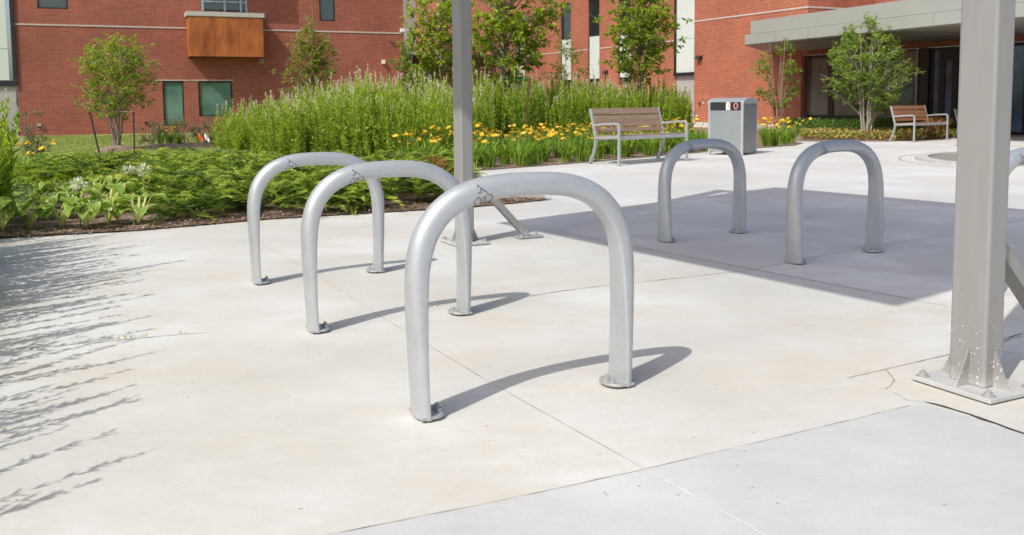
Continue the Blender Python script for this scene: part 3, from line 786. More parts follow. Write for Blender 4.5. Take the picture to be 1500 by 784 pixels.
# pale panels and grey door at far left
zp0, zp1 = LW.z(10, 118), LW.z(10, 72)
mb = MB()
mb.box(((uL + uP) / 2 - .12, -.02, (zp1 + TOP) / 2 + .01), (uP - uL - .24, .1, TOP - zp1 - .02)); mb.box(((uL + uP) / 2 - .12, -.02, (zp0 + zp1) / 2), (uP - uL - .24, .1, zp1 - zp0 - .02))
mb.build('cladding_panel', M['white_panel'], lb)
mb = MB(); mb.box((uP - .06, .0, (zp0 + TOP) / 2), (.12, .16, TOP - zp0)); mb.box(((uL + uP) / 2, .0, zp0 - .11), (uP - uL, .16, .2)); mb.build('cladding_edge', M['frame'], lb)
mb = MB(); mb.box(((uL + uP) / 2 - .03, .05, (zp0 - .22) / 2), (uP - uL - .06, .1, zp0 - .22)); dr = mb.build('door', M['grey_panel'], lb)
mb = MB()
for zz in (.5, 1.3, 2.0): mb.box((uP - .10, -.005, zz), (.05, .02, .1))
mb.build('hinge', M['cap'], dr)
# balcony box
OFF = .85
def bbox(x0, y0, x1, y1): return rect(LW, x0, y0, x1, y1, OFF)
a, b, c, d = bbox(277, 25, 386, 83)
bal = empty('balcony', (0, 0, 0)); bal.parent = lb
mb = MB(); k = 3; wv = (b - a) / k
for i in range(k): mb.box((a + wv * (i + .5), -OFF + .02, (c + d) / 2), (wv - .009, .04, d - c))
mb.box((a + .02, -OFF / 2 + .012, (c + d) / 2), (.035, OFF - .05, d - c)); mb.box((b - .02, -OFF / 2 + .012, (c + d) / 2), (.035, OFF - .05, d - c))
mb.build('balcony_panel', M['rust'], lb)
mb = MB(); mb.box(((a + b) / 2, -OFF / 2 + .03, c + .05), (b - a - .08, OFF - .10, .09)); mb.build('balcony_floor', M['frame'], lb)
mb = MB(); mb.box(((a + b) / 2, -OFF / 2, d + .09), (b - a + .12, OFF + .06, .17)); mb.build('balcony_cap', M['cap'], lb, bevel=.01)
bpy.data.objects.remove(bal)
e0 = LW.z(330, -47, OFF)
mb = MB(); mb.box(((a + b) / 2, -OFF / 2, e0 + .55), (b - a, OFF, 1.1)); mb.build('upper_balcony', M['rust'], lb)
# devices on the left wall
def device(name, mat, Wl, root, x, y, size, off=.06, ax=None):
    u, z = Wl.uz(x, y); mb = MB(); mb.box((u, -off, z), size); return mb.build(name, mat, root, bevel=.01)
u, z = LW.uz(383, 90); mb = MB(); mb.cyl((u, -.002, z), .075, .05, 20, (0, -1, 0)); mb.build('dome_light', M['white_plastic'], lb, smooth=True)
mb = MB(); mb.cyl((u, -.052, z), .05, .02, 20, (0, -1, 0)); mb.build('dome_lens', M['black_plastic'], lb, smooth=True)
device('wall_light', M['cream_plastic'], LW, lb, 561, 91, (.13, .15, .17), .08)
u, z = LW.uz(590.5, 45); mb = MB(); mb.box((u - .05, -.06, z), (.2, .12, .16)); cmx = mb.build('security_camera', M['white_plastic'], lb, bevel=.02)
mb = MB(); mb.tube([(u + .05, -.06, z + .02), (u + .28, -.10, z + .02), (u + .34, -.10, z - .06), (u + .34, -.1, z - .12)], [.025, .025, .025, .03], 10); mb.tube([(u + .34, -.1, z - .10), (u + .34, -.1, z - .15), (u + .34, -.1, z - .22)], [.05, .09, .07], 14); mb.build('camera_arm', M['white_plastic'], cmx, smooth=True)
u0_, z0_ = LW.uz(571, 62); u1_, z1_ = LW.uz(592, 64); mb = MB(); mb.tube([(u0_, -.05, z0_ + .03), (u0_ + .05, -.06, z0_ - .03), (u1_, -.06, z1_)], .022, 6); mb.build('conduit', M['frame'], lb)
for (x, y) in ((58, 183.5), (215, 180)): device('vent_cap', M['cap'] if x < 100 else M['frame'], LW, lb, x, y, (.13, .1, .09), .05)

# --- right building
RW = Wall(G(1120, 187), 180 - 26.3)                 # u grows towards the camera, to the right
rb = empty('brick_building', RW.p, RW.rz, 'sunlit orange-red brick building on the right with tall narrow windows and an entrance canopy', 'building')
def rr(x0, x1, yt, yb):
    xm = (x0 + x1) / 2; return RW.u(x0), RW.u(x1), RW.z(xm, yb), RW.z(xm, yt)
strips = [(756, 769, 25, 86, 125), (821.5, 836.5, 5, 59, 117), (861.5, 878, -4, 53.5, 116), (905.5, 924, -12, 47, 112.5)]
zt = sum(RW.z((s[0] + s[1]) / 2, s[2]) for s in strips[1:3]) / 2
zm = sum(RW.z((s[0] + s[1]) / 2, s[3]) for s in strips[1:]) / 3
zbm = sum(RW.z((s[0] + s[1]) / 2, s[4]) for s in strips[2:]) / 2
uF, uC = RW.u(606), RW.u(1181); uE = RW.u(1173); ops = []
for s in strips: ops.append((RW.u(s[0]), RW.u(s[1]), zbm - .35, zt))
s5 = (RW.u(989), RW.u(1016.5), 0.0, 9.0); ops.append(s5)
zc = RW.z(1125, 77.7)                                # soffit height
zsill, zhead = RW.z(1190, 173.5), RW.z(1190, 81)
fz = .14
lobby = (uE, uE + 30, -.1, zhead); ops2 = ops + [lobby]
uend = uE + 14
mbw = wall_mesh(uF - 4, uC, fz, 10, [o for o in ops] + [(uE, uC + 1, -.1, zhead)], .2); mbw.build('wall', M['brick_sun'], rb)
# wall over the lobby windows up to the canopy
mb = MB(); mb.add([(uC, 0, zhead), (uend, 0, zhead), (uend, 0, zc + .05), (uC, 0, zc + .05)], [(0, 1, 2, 3)]); mb.build('timber_header', M['wood_soffit'], rb)
mb = MB(); mb.box(((uF + uE) / 2, .03, fz / 2), (uE - uF, .1, fz - .004)); mb.build('foundation', M['foundation'], rb)
for o_, s in zip(ops[:4], strips):
    a, b, c, d = o_
    window(rb, a, b, zm, d, M['glass'], .05, .1)
    mb = MB(); mb.box(((a + b) / 2 + .04, .06, (zm + zbm) / 2), (b - a - .12, .06, zm - zbm)); mb.build('spandrel_panel', M['white_panel'], rb)
    mb = MB(); mb.box(((a + b) / 2, .16, (zbm + c) / 2), (b - a, .04, zbm - c)); mb.build('dark_base', M['frame'], rb)
    mb = MB(); mb.box((a + .03, .09, (zm + zbm) / 2), (.05, .12, zm - zbm)); mb.build('side_frame', M['frame'], rb)
a, b = s5[:2]; y5 = RW.z(1003, 57.5); y6 = RW.z(1003, 106.5); y7 = RW.z(1003, 111)
mb = MB(); mb.box(((a + b) / 2 + .04, .03, (y5 + 9) / 2 + .012), (b - a - .1, .08, 9 - y5)); mb.box(((a + b) / 2 + .04, .03, (y5 + y6) / 2), (b - a - .1, .08, y5 - y6 - .02)); mb.build('cladding_panel', M['white_panel'], rb)
mb = MB(); mb.box((a + .03, .0, (y6 + 9) / 2), (.06, .18, 9 - y6)); mb.box(((a + b) / 2, -.02, (y6 + y7) / 2), (b - a, .2, y6 - y7)); mb.build('cladding_edge', M['frame'], rb)
mb = MB(); mb.box(((a + b) / 2, .08, y7 / 2), (b - a, .06, y7)); mb.build('base_panel', M['grey_panel'], rb)
z1 = (RW.z(1018, 32.5) + RW.z(1178, 10)) / 2; mb = MB(); mb.box(((b + uC) / 2, -.006, z1), (uC - b, .03, .06)); mb.build('string_course', M['band'], rb)
z2 = (RW.z(800, 80) + RW.z(885, 69.5)) / 2; segs = [uF] + [q for o_ in ops[:4] for q in o_[:2]] + [a]
for i in range(0, len(segs), 2):
    mb = MB(); mb.box(((segs[i] + segs[i + 1]) / 2, -.006, z2), (segs[i + 1] - segs[i], .03, .05)); mb.build('string_course', M['band'], rb)
# upper storey steps back at the corner
ub = (GB * 1.0); k1 = RW.at(uC); 
def hitdir(p, d, x):                                   # distance along d from p until image column x
    n_ = ray(x, 0).cross(ray(x, 300)); return -(p - Vector((0, 0, EYE))).dot(n_) / d.dot(n_)
L1 = hitdir(k1 + Vector((0, 0, 5)), GB, 1282)
L1 = L1 if 0 < L1 < 14 else 4
mb = MB(); zq = zc + .02
mb.add([(uC, 0, zq), (uC, L1, zq), (uC, L1, 10), (uC, 0, 10)], [(0, 1, 2, 3)])
mb.add([(uC, L1, zq), (uC + 20, L1, zq), (uC + 20, L1, 10), (uC, L1, 10)], [(0, 1, 2, 3)]); mb.build('upper_wall', M['brick_sun'], rb)
mb = MB(); mb.box((uC - .006 + .01, L1 / 2, z1), (.03, L1, .06)); mb.build('string_course', M['band'], rb)
# sill and glazing of the lobby
mb = MB(); uS = RW.u(1346); mb.box(((uE + uS) / 2, .06, zsill / 2), (uS - uE, .16, zsill)); mb.build('sill_wall', M['sill'], rb)
gz = [(RW.u(1175), RW.u(1214)), (RW.u(1214), RW.u(1270)), (RW.u(1270), RW.u(1344))]
for i, (a, b) in enumerate(gz): window(rb, a, b, zsill + .002, zhead, M['lobby_glass'], .12 if i < 2 else .07, .10)
u_ = RW.u(1341); mb = MB(); mb.box((u_, .03, (zsill + zhead) / 2), (.05, .05, zhead - zsill)); mb.build('mullion', M['band'], rb)
mb = MB(); mb.box(((RW.u(1345) + RW.u(1358)) / 2, .06, zhead / 2), (RW.u(1358) - RW.u(1345), .1, zhead)); mb.build('pier', M['frame'], rb)
for (x0, x1) in ((1358, 1375), (1375, 1394.5), (1394.5, 1412), (1412, 1440), (1440, 1470), (1470, 1500), (1500, 1540)):
    zt_ = zhead if x0 > 1412 or x0 < 1370 else RW.z(1385, 84)
    window(rb, RW.u(x0), RW.u(x1), .01, zt_, M['door_glass'], .10, .12, name='door')
mb = MB(); mb.box(((RW.u(1375) + RW.u(1412)) / 2, .12, (zhead + RW.z(1385, 84)) / 2), (RW.u(1412) - RW.u(1375), .05, zhead - RW.z(1385, 84))); mb.build('transom', M['frame'], rb)
# canopy
fl = G(1091, 67, zc); bl_ = RW.at(RW.u(1125, 77.7)); bl_.z = 0
cd_ = AZ(180 - 20.5)
def loc(p): q = p - RW.p; return Vector((q.dot(RW.d), -q.dot(RW.n), 0))
zf1 = zc + (G(1091, 67, zc) - Vector((0, 0, 0))).y * (67 - 51) / F
zf2 = zc + fl.y * (67 - 33) / F
f0, b0 = loc(fl), loc(bl_); f1 = loc(fl + cd_ * 16); b1_ = Vector((f1.x + 1, b0.y + .2, 0))
ins = (b0 - f0).normalized()
mb = MB(); mb.prism([f0.xy, (b0 + ins * .05).xy, (b1_.x, b0.y + .05), f1.xy], zc + .03, zf1 - .012); cn = mb.build('canopy_fascia', M['canopy'], rb)
fi = f0 + (f1 - f0).normalized() * .30 + ins * .06; gi = f1 + ins * .06
mb = MB(); mb.prism([fi.xy, (b0 + (f1 - f0).normalized() * .3 + ins * .3).xy, (b1_.x, b0.y + 3.0), gi.xy], zf1, zf2); mb.build('canopy_parapet', M['canopy'], rb)
e_ = (f1 - f0).normalized()
mb = MB(); q0 = f0 + e_ * .04 + ins * .03
mb.prism([q0.xy, (b0 + e_ * .05 - ins * .02).xy, (b1_.x - .1, b0.y - .02), (f1 + ins * .04 - e_ * .05).xy], zc, zc + .028); mb.build('soffit', M['soffit'], rb)
sj = MB()
for i in range(1, 9):
    s_ = i * 1.28 * 1.25; p_ = f0 + e_ * s_; q_ = Vector((p_.x + 1.2, b0.y - .03, 0))
    sj.bar((p_.x, p_.y + .05, zc - .002), (q_.x, q_.y, zc - .002), .02, .004)
    fj = MB(); fj.bar((p_.x - ins.x * .003, p_.y - .004, zc + .03), (p_.x - ins.x * .003, p_.y - .004, zf1 - .015), .018, .004, tuple(e_)); fj.build('panel_joint', M['soffit'], rb)
sj.build('soffit_joint', M['frame'], rb)
# devices
for (x, y, sx, sy, sz) in ((1026, 84, .30, .22, .14), (889, 106, .24, .22, .2)):
    u, z = RW.uz(x, y); mb = MB()
    mb.add([(u - sx / 2, 0, z + sz / 2), (u + sx / 2, 0, z + sz / 2), (u + sx / 2, 0, z - sz / 2), (u - sx / 2, 0, z - sz / 2),
            (u - sx / 2, -sy * .5, z + sz / 2), (u + sx / 2, -sy * .5, z + sz / 2), (u + sx / 2, -sy, z - sz / 2), (u - sx / 2, -sy, z - sz / 2)],
           [(4, 7, 6, 5), (0, 4, 5, 1), (3, 2, 6, 7), (0, 3, 7, 4), (1, 5, 6, 2)])
    mb.build('wall_pack_light', M['black_plastic'], rb, bevel=.01)
device('junction_box', M['white_plastic'], RW, rb, 805.5, 110, (.10, .08, .13), .04)
device('junction_box', M['black_plastic'], RW, rb, 793, 115, (.16, .1, .1), .04)
device('socket', M['black_plastic'], RW, rb, 1025.5, 152, (.07, .05, .13), .03)
device('socket', M['cap'], RW, rb, 1031, 151, (.06, .05, .11), .03)
device('hose_tap', M['white_plastic'], RW, rb, 1021.5, 170, (.10, .05, .05), .03)
mb = MB(); mb.box((uC / 2 + uF / 2, 8, 10), (uC - uF + 8, 16, .2)); mb.build('roof', M['cap'], rb)

# --- low link, its shade painted dark, between the two buildings, and grey panelled stair tower
ln = Wall(G(620, 176), 65.0)
lk = empty('link_building', ln.p, ln.rz, 'low brick link darkened by painted-in shade with a black coping between the two buildings', 'building')
zl_ = ln.z(625, 84)
mb = MB(); mb.box((0, 3, zl_ / 2), (16, 6, zl_)); mb.build('wall', M['shade_brick'], lk)
mb = MB(); mb.box((0, 2.9, zl_ + .08), (16.2, 6.3, .16)); mb.build('coping', M['frame'], lk)
tw = empty('stair_tower', RW.at(RW.u(611.5), .0), RW.rz, 'tall narrow grey panelled tower beyond the corner of the left building', 'building')
mb = MB(); mb.box((-2.0, -1.2, 5), (4.0, 2.4, 10)); mb.build('wall', M['grey_panel'], tw)
mb = MB(); mb.box((-2.0, -1.2, 10.05), (4.1, 2.5, .1)); mb.build('roof', M['cap'], tw)

# ------------------------------------------------------------------ blue post behind the right shelter post
bp = G(1404.5, 214); t = empty('sign_post', bp, radians(20), 'slim pale blue post just left of the big right shelter post', 'post')
mb = MB(); mb.cyl((0, 0, 0), .045, 3.2, 14); mb.build('pole', M['teal_frame'], t, smooth=True)
mb = MB(); mb.box((0.03, -.05, 2.55), (.16, .015, .55)); mb.build('sign_plate', M['white_plastic'], t)
mb = MB(); mb.cyl((0, 0, 0), .09, .02, 16); mb.build('base_ring', M['teal_frame'], t)

# ------------------------------------------------------------------ vegetation
def clump_leaf(nst, h0, h1, spread, leafL, perM, plume_p, seed):
    """upright leafy stems: arrays for leaves and plumes"""
    r = np.random.default_rng(seed); B, D, L, Pb, Pd, st = [], [], [], [], [], []
    for i in range(nst):
        a = r.uniform(0, 2 * pi); rad = spread * sqrt(r.random()); bx, by = rad * cos(a), rad * sin(a)
        h = r.uniform(h0, h1); lx, ly = r.normal(0, .10) + bx * .35, r.normal(0, .10) + by * .35
        n = int(h * perM); t = np.sort(r.uniform(.12, 1, n))
        bow = .06 * np.sin(t * 3)
        P = np.c_[bx + lx * t ** 1.5 + bow * cos(a), by + ly * t ** 1.5 + bow * sin(a), h * t]
        az = r.uniform(0, 2 * pi, n); el = r.uniform(.35, 1.15, n) + t * .25
        d = np.c_[np.cos(az) * np.cos(el), np.sin(az) * np.cos(el), np.sin(el)]
        B.append(P); D.append(d); L.append(leafL * (1.25 - .6 * t) * r.uniform(.7, 1.2, n))
        st.append((bx, by, lx, ly, h))
        if r.random() < plume_p:
            top = np.array([bx + lx, by + ly, h]); k = 16; tt = r.random(k)
            Pb.append(top + np.c_[r.normal(0, .008, k), r.normal(0, .008, k), tt * .15]); az = r.uniform(0, 6.28, k)
            Pd.append(np.c_[np.cos(az) * .35, np.sin(az) * .35, np.ones(k) * 1.6])
    B, D, L = np.vstack(B), np.vstack(D), np.concatenate(L)
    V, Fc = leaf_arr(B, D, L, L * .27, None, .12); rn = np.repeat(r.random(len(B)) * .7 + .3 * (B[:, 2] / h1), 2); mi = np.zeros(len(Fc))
    if Pb:
        Pb, Pd = np.vstack(Pb), np.vstack(Pd); V2, F2 = leaf_arr(Pb, Pd, r.uniform(.035, .05, len(Pb)), .012, None, .05)
        Fc = np.vstack([Fc, F2 + len(V)]); V = np.vstack([V, V2]); rn = np.concatenate([rn, r.random(len(F2))]); mi = np.concatenate([mi, np.ones(len(F2))])
    return V, Fc, rn, mi
protos = [clump_leaf(9, 1.0, 1.55, .24, .085, 120, .45, 50 + i) for i in range(6)]
def mass(name, places, mats, label, cat, kind='stuff'):
    Vs, Fs, Rs, Ms = [], [], [], []; n0 = 0
    for (x, y, rz, s, sz, pi_) in places:
        V, Fc, rn, mi = protos[pi_]; c, s_ = cos(rz), sin(rz)
        Q = np.c_[(V[:, 0] * c - V[:, 1] * s_) * s + x, (V[:, 0] * s_ + V[:, 1] * c) * s + y, V[:, 2] * sz + .01]
        Vs.append(Q); Fs.append(Fc + n0); n0 += len(V); Rs.append(rn); Ms.append(mi)
    o = link(name, np_mesh(name, np.vstack(Vs), np.vstack(Fs), mats, np.concatenate(Rs), mi=np.concatenate(Ms)))
    return tag(o, label, cat, kind=kind)
def spots(poly, n, hs):
    p = scatter(poly, n); return [(x, y, random.uniform(0, 6.28), random.uniform(.85, 1.15), hs(x, y) * random.uniform(.84, 1.1) * (.97 + .07 * sin(2.1 * x + .7 * y)), random.randrange(6)) for x, y in p]
HL = [tuple(G(*q)[:2]) for q in ((322, 228), (365, 236), (440, 241), (540, 244), (640, 243), (700, 236), (715, 214), (520, 208), (400, 212), (335, 216))]
def hL(x, y):
    px = 750 + x / y * F; return .62 + .38 * sm((px - 320) / 170)
mass('plume_shrubs', spots(HL, 250, hL), [M['hedge'], M['plume']], 'tall light green shrub mass with pale flower plumes, left of the left shelter post', 'shrubs')
HRp = [tuple(G(*q)[:2]) for q in ((700, 220), (860, 213), (985, 207), (1008, 203), (1000, 198), (860, 201), (700, 205))]
mass('plume_shrubs', spots(HRp, 230, lambda x, y: 1.08 - .25 * sm((750 + x / y * F - 930) / 90)), [M['hedge'], M['plume']], 'tall shrub mass with pale flower plumes behind the bench', 'shrubs')
# left edge shrubs, running on beside the camera (their shadows reach the concrete)
shr_me = []
for i in range(6):
    V, Fc, rn, mi = clump_leaf(*((30, .75, 1.25, .34, .12, 85, .25, 90 + i) if i < 3 else (15, .8, 1.42, .36, .075, 95, .15, 90 + i))); shr_me.append(np_mesh('foliage', V, Fc, [M['hedge'], M['plume']], rn, mi=mi))
k = 0
vis_lab = 'upright leafy shrub crowding the left edge of the photo beside the hostas'
for (x, y, s, z) in [(-5.12, 8.75, .85, .92), (-5.75, 9.6, 1.0, 1.0), (-4.9, 8.2, .7, .8), (-6.2, 10.5, 1.0, .95), (-5.5, 8.5, 1.0, 1.05), (-4.8, 7.45, .9, 1.0), (-4.5, 6.9, .9, 1.0), (-4.2, 6.45, 1.0, 1.05),
                     (-3.95, 5.95, 1.1, 1.12), (-3.72, 5.45, 1.1, 1.1), (-3.5, 5.0, 1.1, 1.05), (-3.25, 4.5, 1.1, 1.08), (-3.0, 4.0, 1.05, 1.05), (-2.75, 3.5, .9, 1.0), (-2.62, 2.9, 1, 1.05), (-2.4, 2.35, .8, 1.0), (-2.15, 1.85, .8, .95), (-4.5, 5.9, 1.2, 1.15), (-4.2, 5.0, 1.2, 1.15), (-6.4, 9.6, 1.1, 1.1), (-4.45, 6.3, 1.1, 1.1), (-4.2, 5.5, 1.1, 1.12), (-4.0, 4.8, 1.1, 1.1), (-3.75, 4.1, 1.1, 1.05)]:
    t = empty('leafy_shrub', (x, y, .01), random.uniform(0, 6), vis_lab if k < 6 or k == 19 else 'upright leafy shrub just past the left edge, throwing spiky shadows on the concrete', 'shrub', 'upright shrubs along the left edge')
    t.scale = (s, s, z); link('foliage', shr_me[k % 3 + (3 if 5 < k < 17 else 0)], t); k += 1

# junipers: arching feathery sprays
JP = [tuple(G(*q)[:2]) for q in ((40, 266), (120, 258), (200, 254), (340, 254), (430, 256), (560, 258), (640, 260), (668, 276), (690, 286), (696, 298), (600, 306.5), (500, 313), (395, 319.5), (330, 323.5), (275, 327), (240, 320), (226, 300), (190, 288), (120, 282), (60, 278))]
def juniper():
    N = 5200; p = scatter(JP, N); rs = np.random.default_rng(3)
    cl = scatter(JP, 75)                                  # plant centres
    B, D, L, Rn, U = [], [], [], [], []
    for x, y in p:
        d2 = np.hypot(cl[:, 0] - x, cl[:, 1] - y); j = d2.argmin(); dc = d2[j]
        hz = max(.04, .30 - .26 * dc) * rs.uniform(.35, 1.2)
        az = atan2(y - cl[j, 1], x - cl[j, 0]) + rs.normal(0, .8); el0 = rs.uniform(.15, .8); Ls = rs.uniform(.26, .48)
        n = 34; t = np.linspace(.05, 1, n)
        sx = np.c_[x + cos(az) * Ls * t * cos(el0), y + sin(az) * Ls * t * cos(el0), hz + Ls * (sin(el0) * t - .38 * t * t)]
        sd = np.where(np.arange(n) % 2 == 0, 1, -1); fx = np.c_[cos(az) - sd * sin(az) * .75, sin(az) + sd * cos(az) * .75, rs.uniform(.0, .5, n)]
        B.append(sx); D.append(fx); L.append((.105 * (1 - t) + .03) * rs.uniform(.8, 1.2, n)); Rn.append(np.full(n, rs.random()) * .6 + t * .4)
    B, D, L, Rn = np.vstack(B), np.vstack(D), np.concatenate(L), np.concatenate(Rn)
    B[:, 2] = np.maximum(B[:, 2], .02)
    return leaves('juniper_cover', B, D, L, .0115, M['juniper'], rnd=Rn, droop=.1)
tag(juniper(), 'spreading feathery green junipers covering the bed behind the bike racks', 'juniper', kind='stuff')
def tuft(poly, n, mat, h, Lf, Wd, name, label, cat, seed=1, flat=.5):
    p = scatter(poly, n); z = rng.random(n) ** .7 * h
    d = rdir(n); d[:, 2] = np.abs(d[:, 2]) * flat + .1
    o = leaves(name, np.c_[p, z + .02], d, rng.uniform(.7, 1.2, n) * Lf, Wd, mat); return tag(o, label, cat, kind='stuff')
tuft([tuple(G(*q)[:2]) for q in ((618, 262), (640, 266), (662, 286), (655, 297), (640, 292), (625, 275))], 700, M['dry'], .34, .10, .02, 'dry_juniper', 'patch of dead brown juniper left of the left shelter post', 'dead foliage')
tuft([tuple(G(*q)[:2]) for q in ((1172, 199.5), (1395, 199), (1402, 203), (1300, 206.5), (1175, 205.8))], 6500, M['sedum'], .20, .09, .06, 'yellow_ground_cover', 'low yellow-green ground cover in front of the dark green strip', 'ground cover')
tuft([tuple(G(*q)[:2]) for q in ((1148, 193.5), (1400, 192.5), (1402, 198.5), (1165, 199.5))], 9000, M['yew'], .42, .10, .03, 'green_ground_cover', 'low dark green hedge strip below the lobby windows', 'ground cover')
tuft([tuple(G(*q)[:2]) for q in ((1353, 201), (1392, 199.5), (1394, 203), (1356, 205))], 1500, M['dry'], .48, .12, .03, 'dry_ground_cover', 'tawny dry foliage under the far bench', 'ground cover', flat=1.4)
tuft([tuple(G(*q)[:2]) for q in ((0, 250), (60, 246), (150, 268), (120, 285), (0, 290))], 1500, M['lily_leaf'], .10, .14, .02, 'sparse_ground_cover', 'sparse low green leaves between the hostas and the left shrubs', 'ground cover')

# daylilies
def lily_mesh(seed, n=60):
    r = np.random.default_rng(seed); a = r.uniform(0, 6.28, n); b = np.c_[r.normal(0, .05, n), r.normal(0, .05, n), np.zeros(n)]
    V, Fc = blade_arr(b, a, r.uniform(.12, .38, n), r.uniform(.22, .46, n), r.uniform(.02, .03, n), 5, .75)
    return np_mesh('foliage', V, Fc, M['lily_leaf'], np.repeat(r.random(n), 5))
lily_me = [lily_mesh(i) for i in range(4)]
def flower_mesh(seed):
    r = np.random.default_rng(seed); n = 6; az = np.arange(n) * pi / 3 + r.uniform(0, 1); d = np.c_[np.cos(az), np.sin(az), np.full(n, .9)]
    V, Fc = leaf_arr(np.zeros((n, 3)), d, .075, .062, np.array([0, 0, 1.]), .25, .1)
    d2 = np.c_[np.cos(az), np.sin(az), np.full(n, 1.3)]; V2, F2 = leaf_arr(np.zeros((n, 3)), d2, .06, .035, np.array([0, 0, 1.]), .1, .1)
    return np_mesh('flower', np.vstack([V, V2]), np.vstack([Fc, F2 + len(V)]), M['petal'], r.random(len(Fc) * 2))
flower_me = [flower_mesh(i) for i in range(5)]
def scape_mesh(pts):
    mb = MB()
    for (x, y, z) in pts: mb.tube([(x * .1, y * .1, 0), (x * .5, y * .5, z * .55), (x, y, z)], .006, 4, False)
    me = mb.mesh('scape', M['stem']); return me
lily_groups = []
for kk in range(5):
    nf = [5, 7, 5, 6, 8][kk]; pts = [(random.gauss(0, .2), random.gauss(0, .2), random.uniform(.34, .60)) for _ in range(nf)]
    lily_groups.append((pts, scape_mesh(pts)))
nlily = 0
def daylily(x, y, s=1.0, fl=True, label='clump of yellow daylilies in flower along the curved bed behind the bench', z=.012):
    global nlily
    t = empty('daylily', (x, y, z), random.uniform(0, 6.28), label, 'daylily', 'daylilies along the beds'); t.scale = (s, s, s)
    link('foliage', lily_me[nlily % 4], t)
    if fl:
        pts, me = lily_groups[random.randrange(5)]; link('scape', me, t)
        for p in pts:
            f = link('flower', flower_me[random.randrange(5)], t, p, random.uniform(0, 6)); f.rotation_euler = (random.uniform(-.2, 1.1), random.uniform(-.6, .6), random.uniform(0, 6)); q = random.uniform(.5, .95); f.scale = (q, q, q)
    nlily += 1
eds = PX((655, 254.5), (690, 251.5), (760, 246), (860, 238.5), (960, 229.5), (1040, 222.5), (1100, 218))
acc = 0.0
for row, (off, fl) in enumerate(((.30, .25), (.72, .75), (1.15, 1), (1.6, 1), (2.1, 1), (2.7, 1))):
    for a, b in zip(eds[:-1], eds[1:]):
        d = (b - a); n_ = Vector((-d.y, d.x, 0)).normalized(); k = max(1, round(d.length / .58))
        for i in range(k):
            p = a + d * ((i + random.random() * .7) / k) + n_ * (off + random.uniform(-.12, .12))
            px = 750 + p.x / p.y * F
            if px < 585: continue
            if 1032 < px < 1118 and p.y < 19.6: continue
            if row == 5 and px > 900: continue
            daylily(p.x, p.y, random.uniform(.85, 1.15), random.random() < fl)
for (x, y) in ((1122, 215), (1135, 214), (1150, 212), (1128, 211), (1142, 209), (1158, 209.5), (1120, 208)):
    p = G(x, y); daylily(p.x, p.y, 1.0, True, 'clump of yellow daylilies to the right of the litter bin')
for (x, y, f) in ((55, 258, 1), (22, 262, 1), (70, 266, 0), (40, 270, 0), (10, 275, 0), (85, 268, 0)):
    p = G(x, y); daylily(p.x, p.y, .9, bool(f), 'grassy daylily clump between the hostas and the lawn on the left')

# hostas
def hosta_mesh(seed, n, gold=False):
    r = np.random.default_rng(seed); V, Fc, rn, mi = [], [], [], []; n0 = 0
    for i in range(n):
        az = r.uniform(0, 6.28) if i else 0; tilt = r.uniform(.2, .85); L = r.uniform(.12, .20); W = L * r.uniform(.60, .78); st = r.uniform(.09, .20)
        hz = Vector((cos(az), sin(az), 0)); base = hz * st * .55 + Vector((0, 0, st * 1.1)); sdv = Vector((-sin(az), cos(az), 0))
        # petiole
        pv = [Vector((0, 0, 0)) + sdv * .006, Vector((0, 0, 0)) - sdv * .006, base - sdv * .009, base + sdv * .009]; V += [tuple(q) for q in pv]; Fc.append((n0, n0 + 1, n0 + 2, n0 + 3)); rn.append(.9); mi.append(1); n0 += 4
        S_ = 7; cols = (-1, -.84, 0, .84, 1)
        for j in range(S_ + 1):
            t = j / S_; wv = W / 2 * (sin(pi * min(1, t ** .85 * .97 + .03)) ** .62)
            c = base + hz * L * (t * cos(tilt) + .0) + Vector((0, 0, L * (sin(tilt) * t - 1.0 * t * t * (.5 + tilt * .45))))
            for q in cols: V.append(tuple(c + sdv * wv * q + Vector((0, 0, abs(q) * wv * .35 + .006 * sin(7 * t + q * 3)))))
        for j in range(S_):
            for q in range(4):
                a = n0 + j * 5 + q; Fc.append((a, a + 1, a + 6, a + 5)); rn.append(r.random() * .3 + .35); mi.append(1 if q in (0, 3) else 0)
        n0 += (S_ + 1) * 5
    return np_mesh('leaves', np.array(V), np.array(Fc), [M['hosta_gold'] if gold else M['hosta'], M['hosta_edge']], rn, True, mi)
hm = [hosta_mesh(i, 15) for i in range(4)]; hg = hosta_mesh(9, 13, True)
HOS = [(5, 341, 1.05), (46, 338, 1.15), (92, 336, 1.05), (127, 337, 1.1), (160, 329, .85), (203, 331, 1.05), (20, 326, 1.1), (62, 323, 1.15), (105, 321, 1.15), (160, 316, 1.2), (190, 312, .9), (40, 310, 1.1), (92, 307, 1.1), (138, 302, 1.2), (172, 299, 1.1), (12, 306, 1.1), (206, 297, 1.2, 'g')]
for i, h in enumerate(HOS):
    p = G(h[0], h[1]); gold = len(h) > 3
    lab = 'golden yellow hosta below the white flowers' if gold else ('hosta with cream-edged leaves at the front of the bed near the concrete' if h[1] > 328 else 'green hosta with pale edges in the rear rows of the left bed')
    t = empty('hosta', (p.x, p.y, .015), random.uniform(0, 6), lab, 'hosta', None if gold else 'hostas in the left bed'); s = h[2] * 1.02; t.scale = (s, s, s * 1.05)
    link('leaves', hg if gold else hm[i % 4], t)
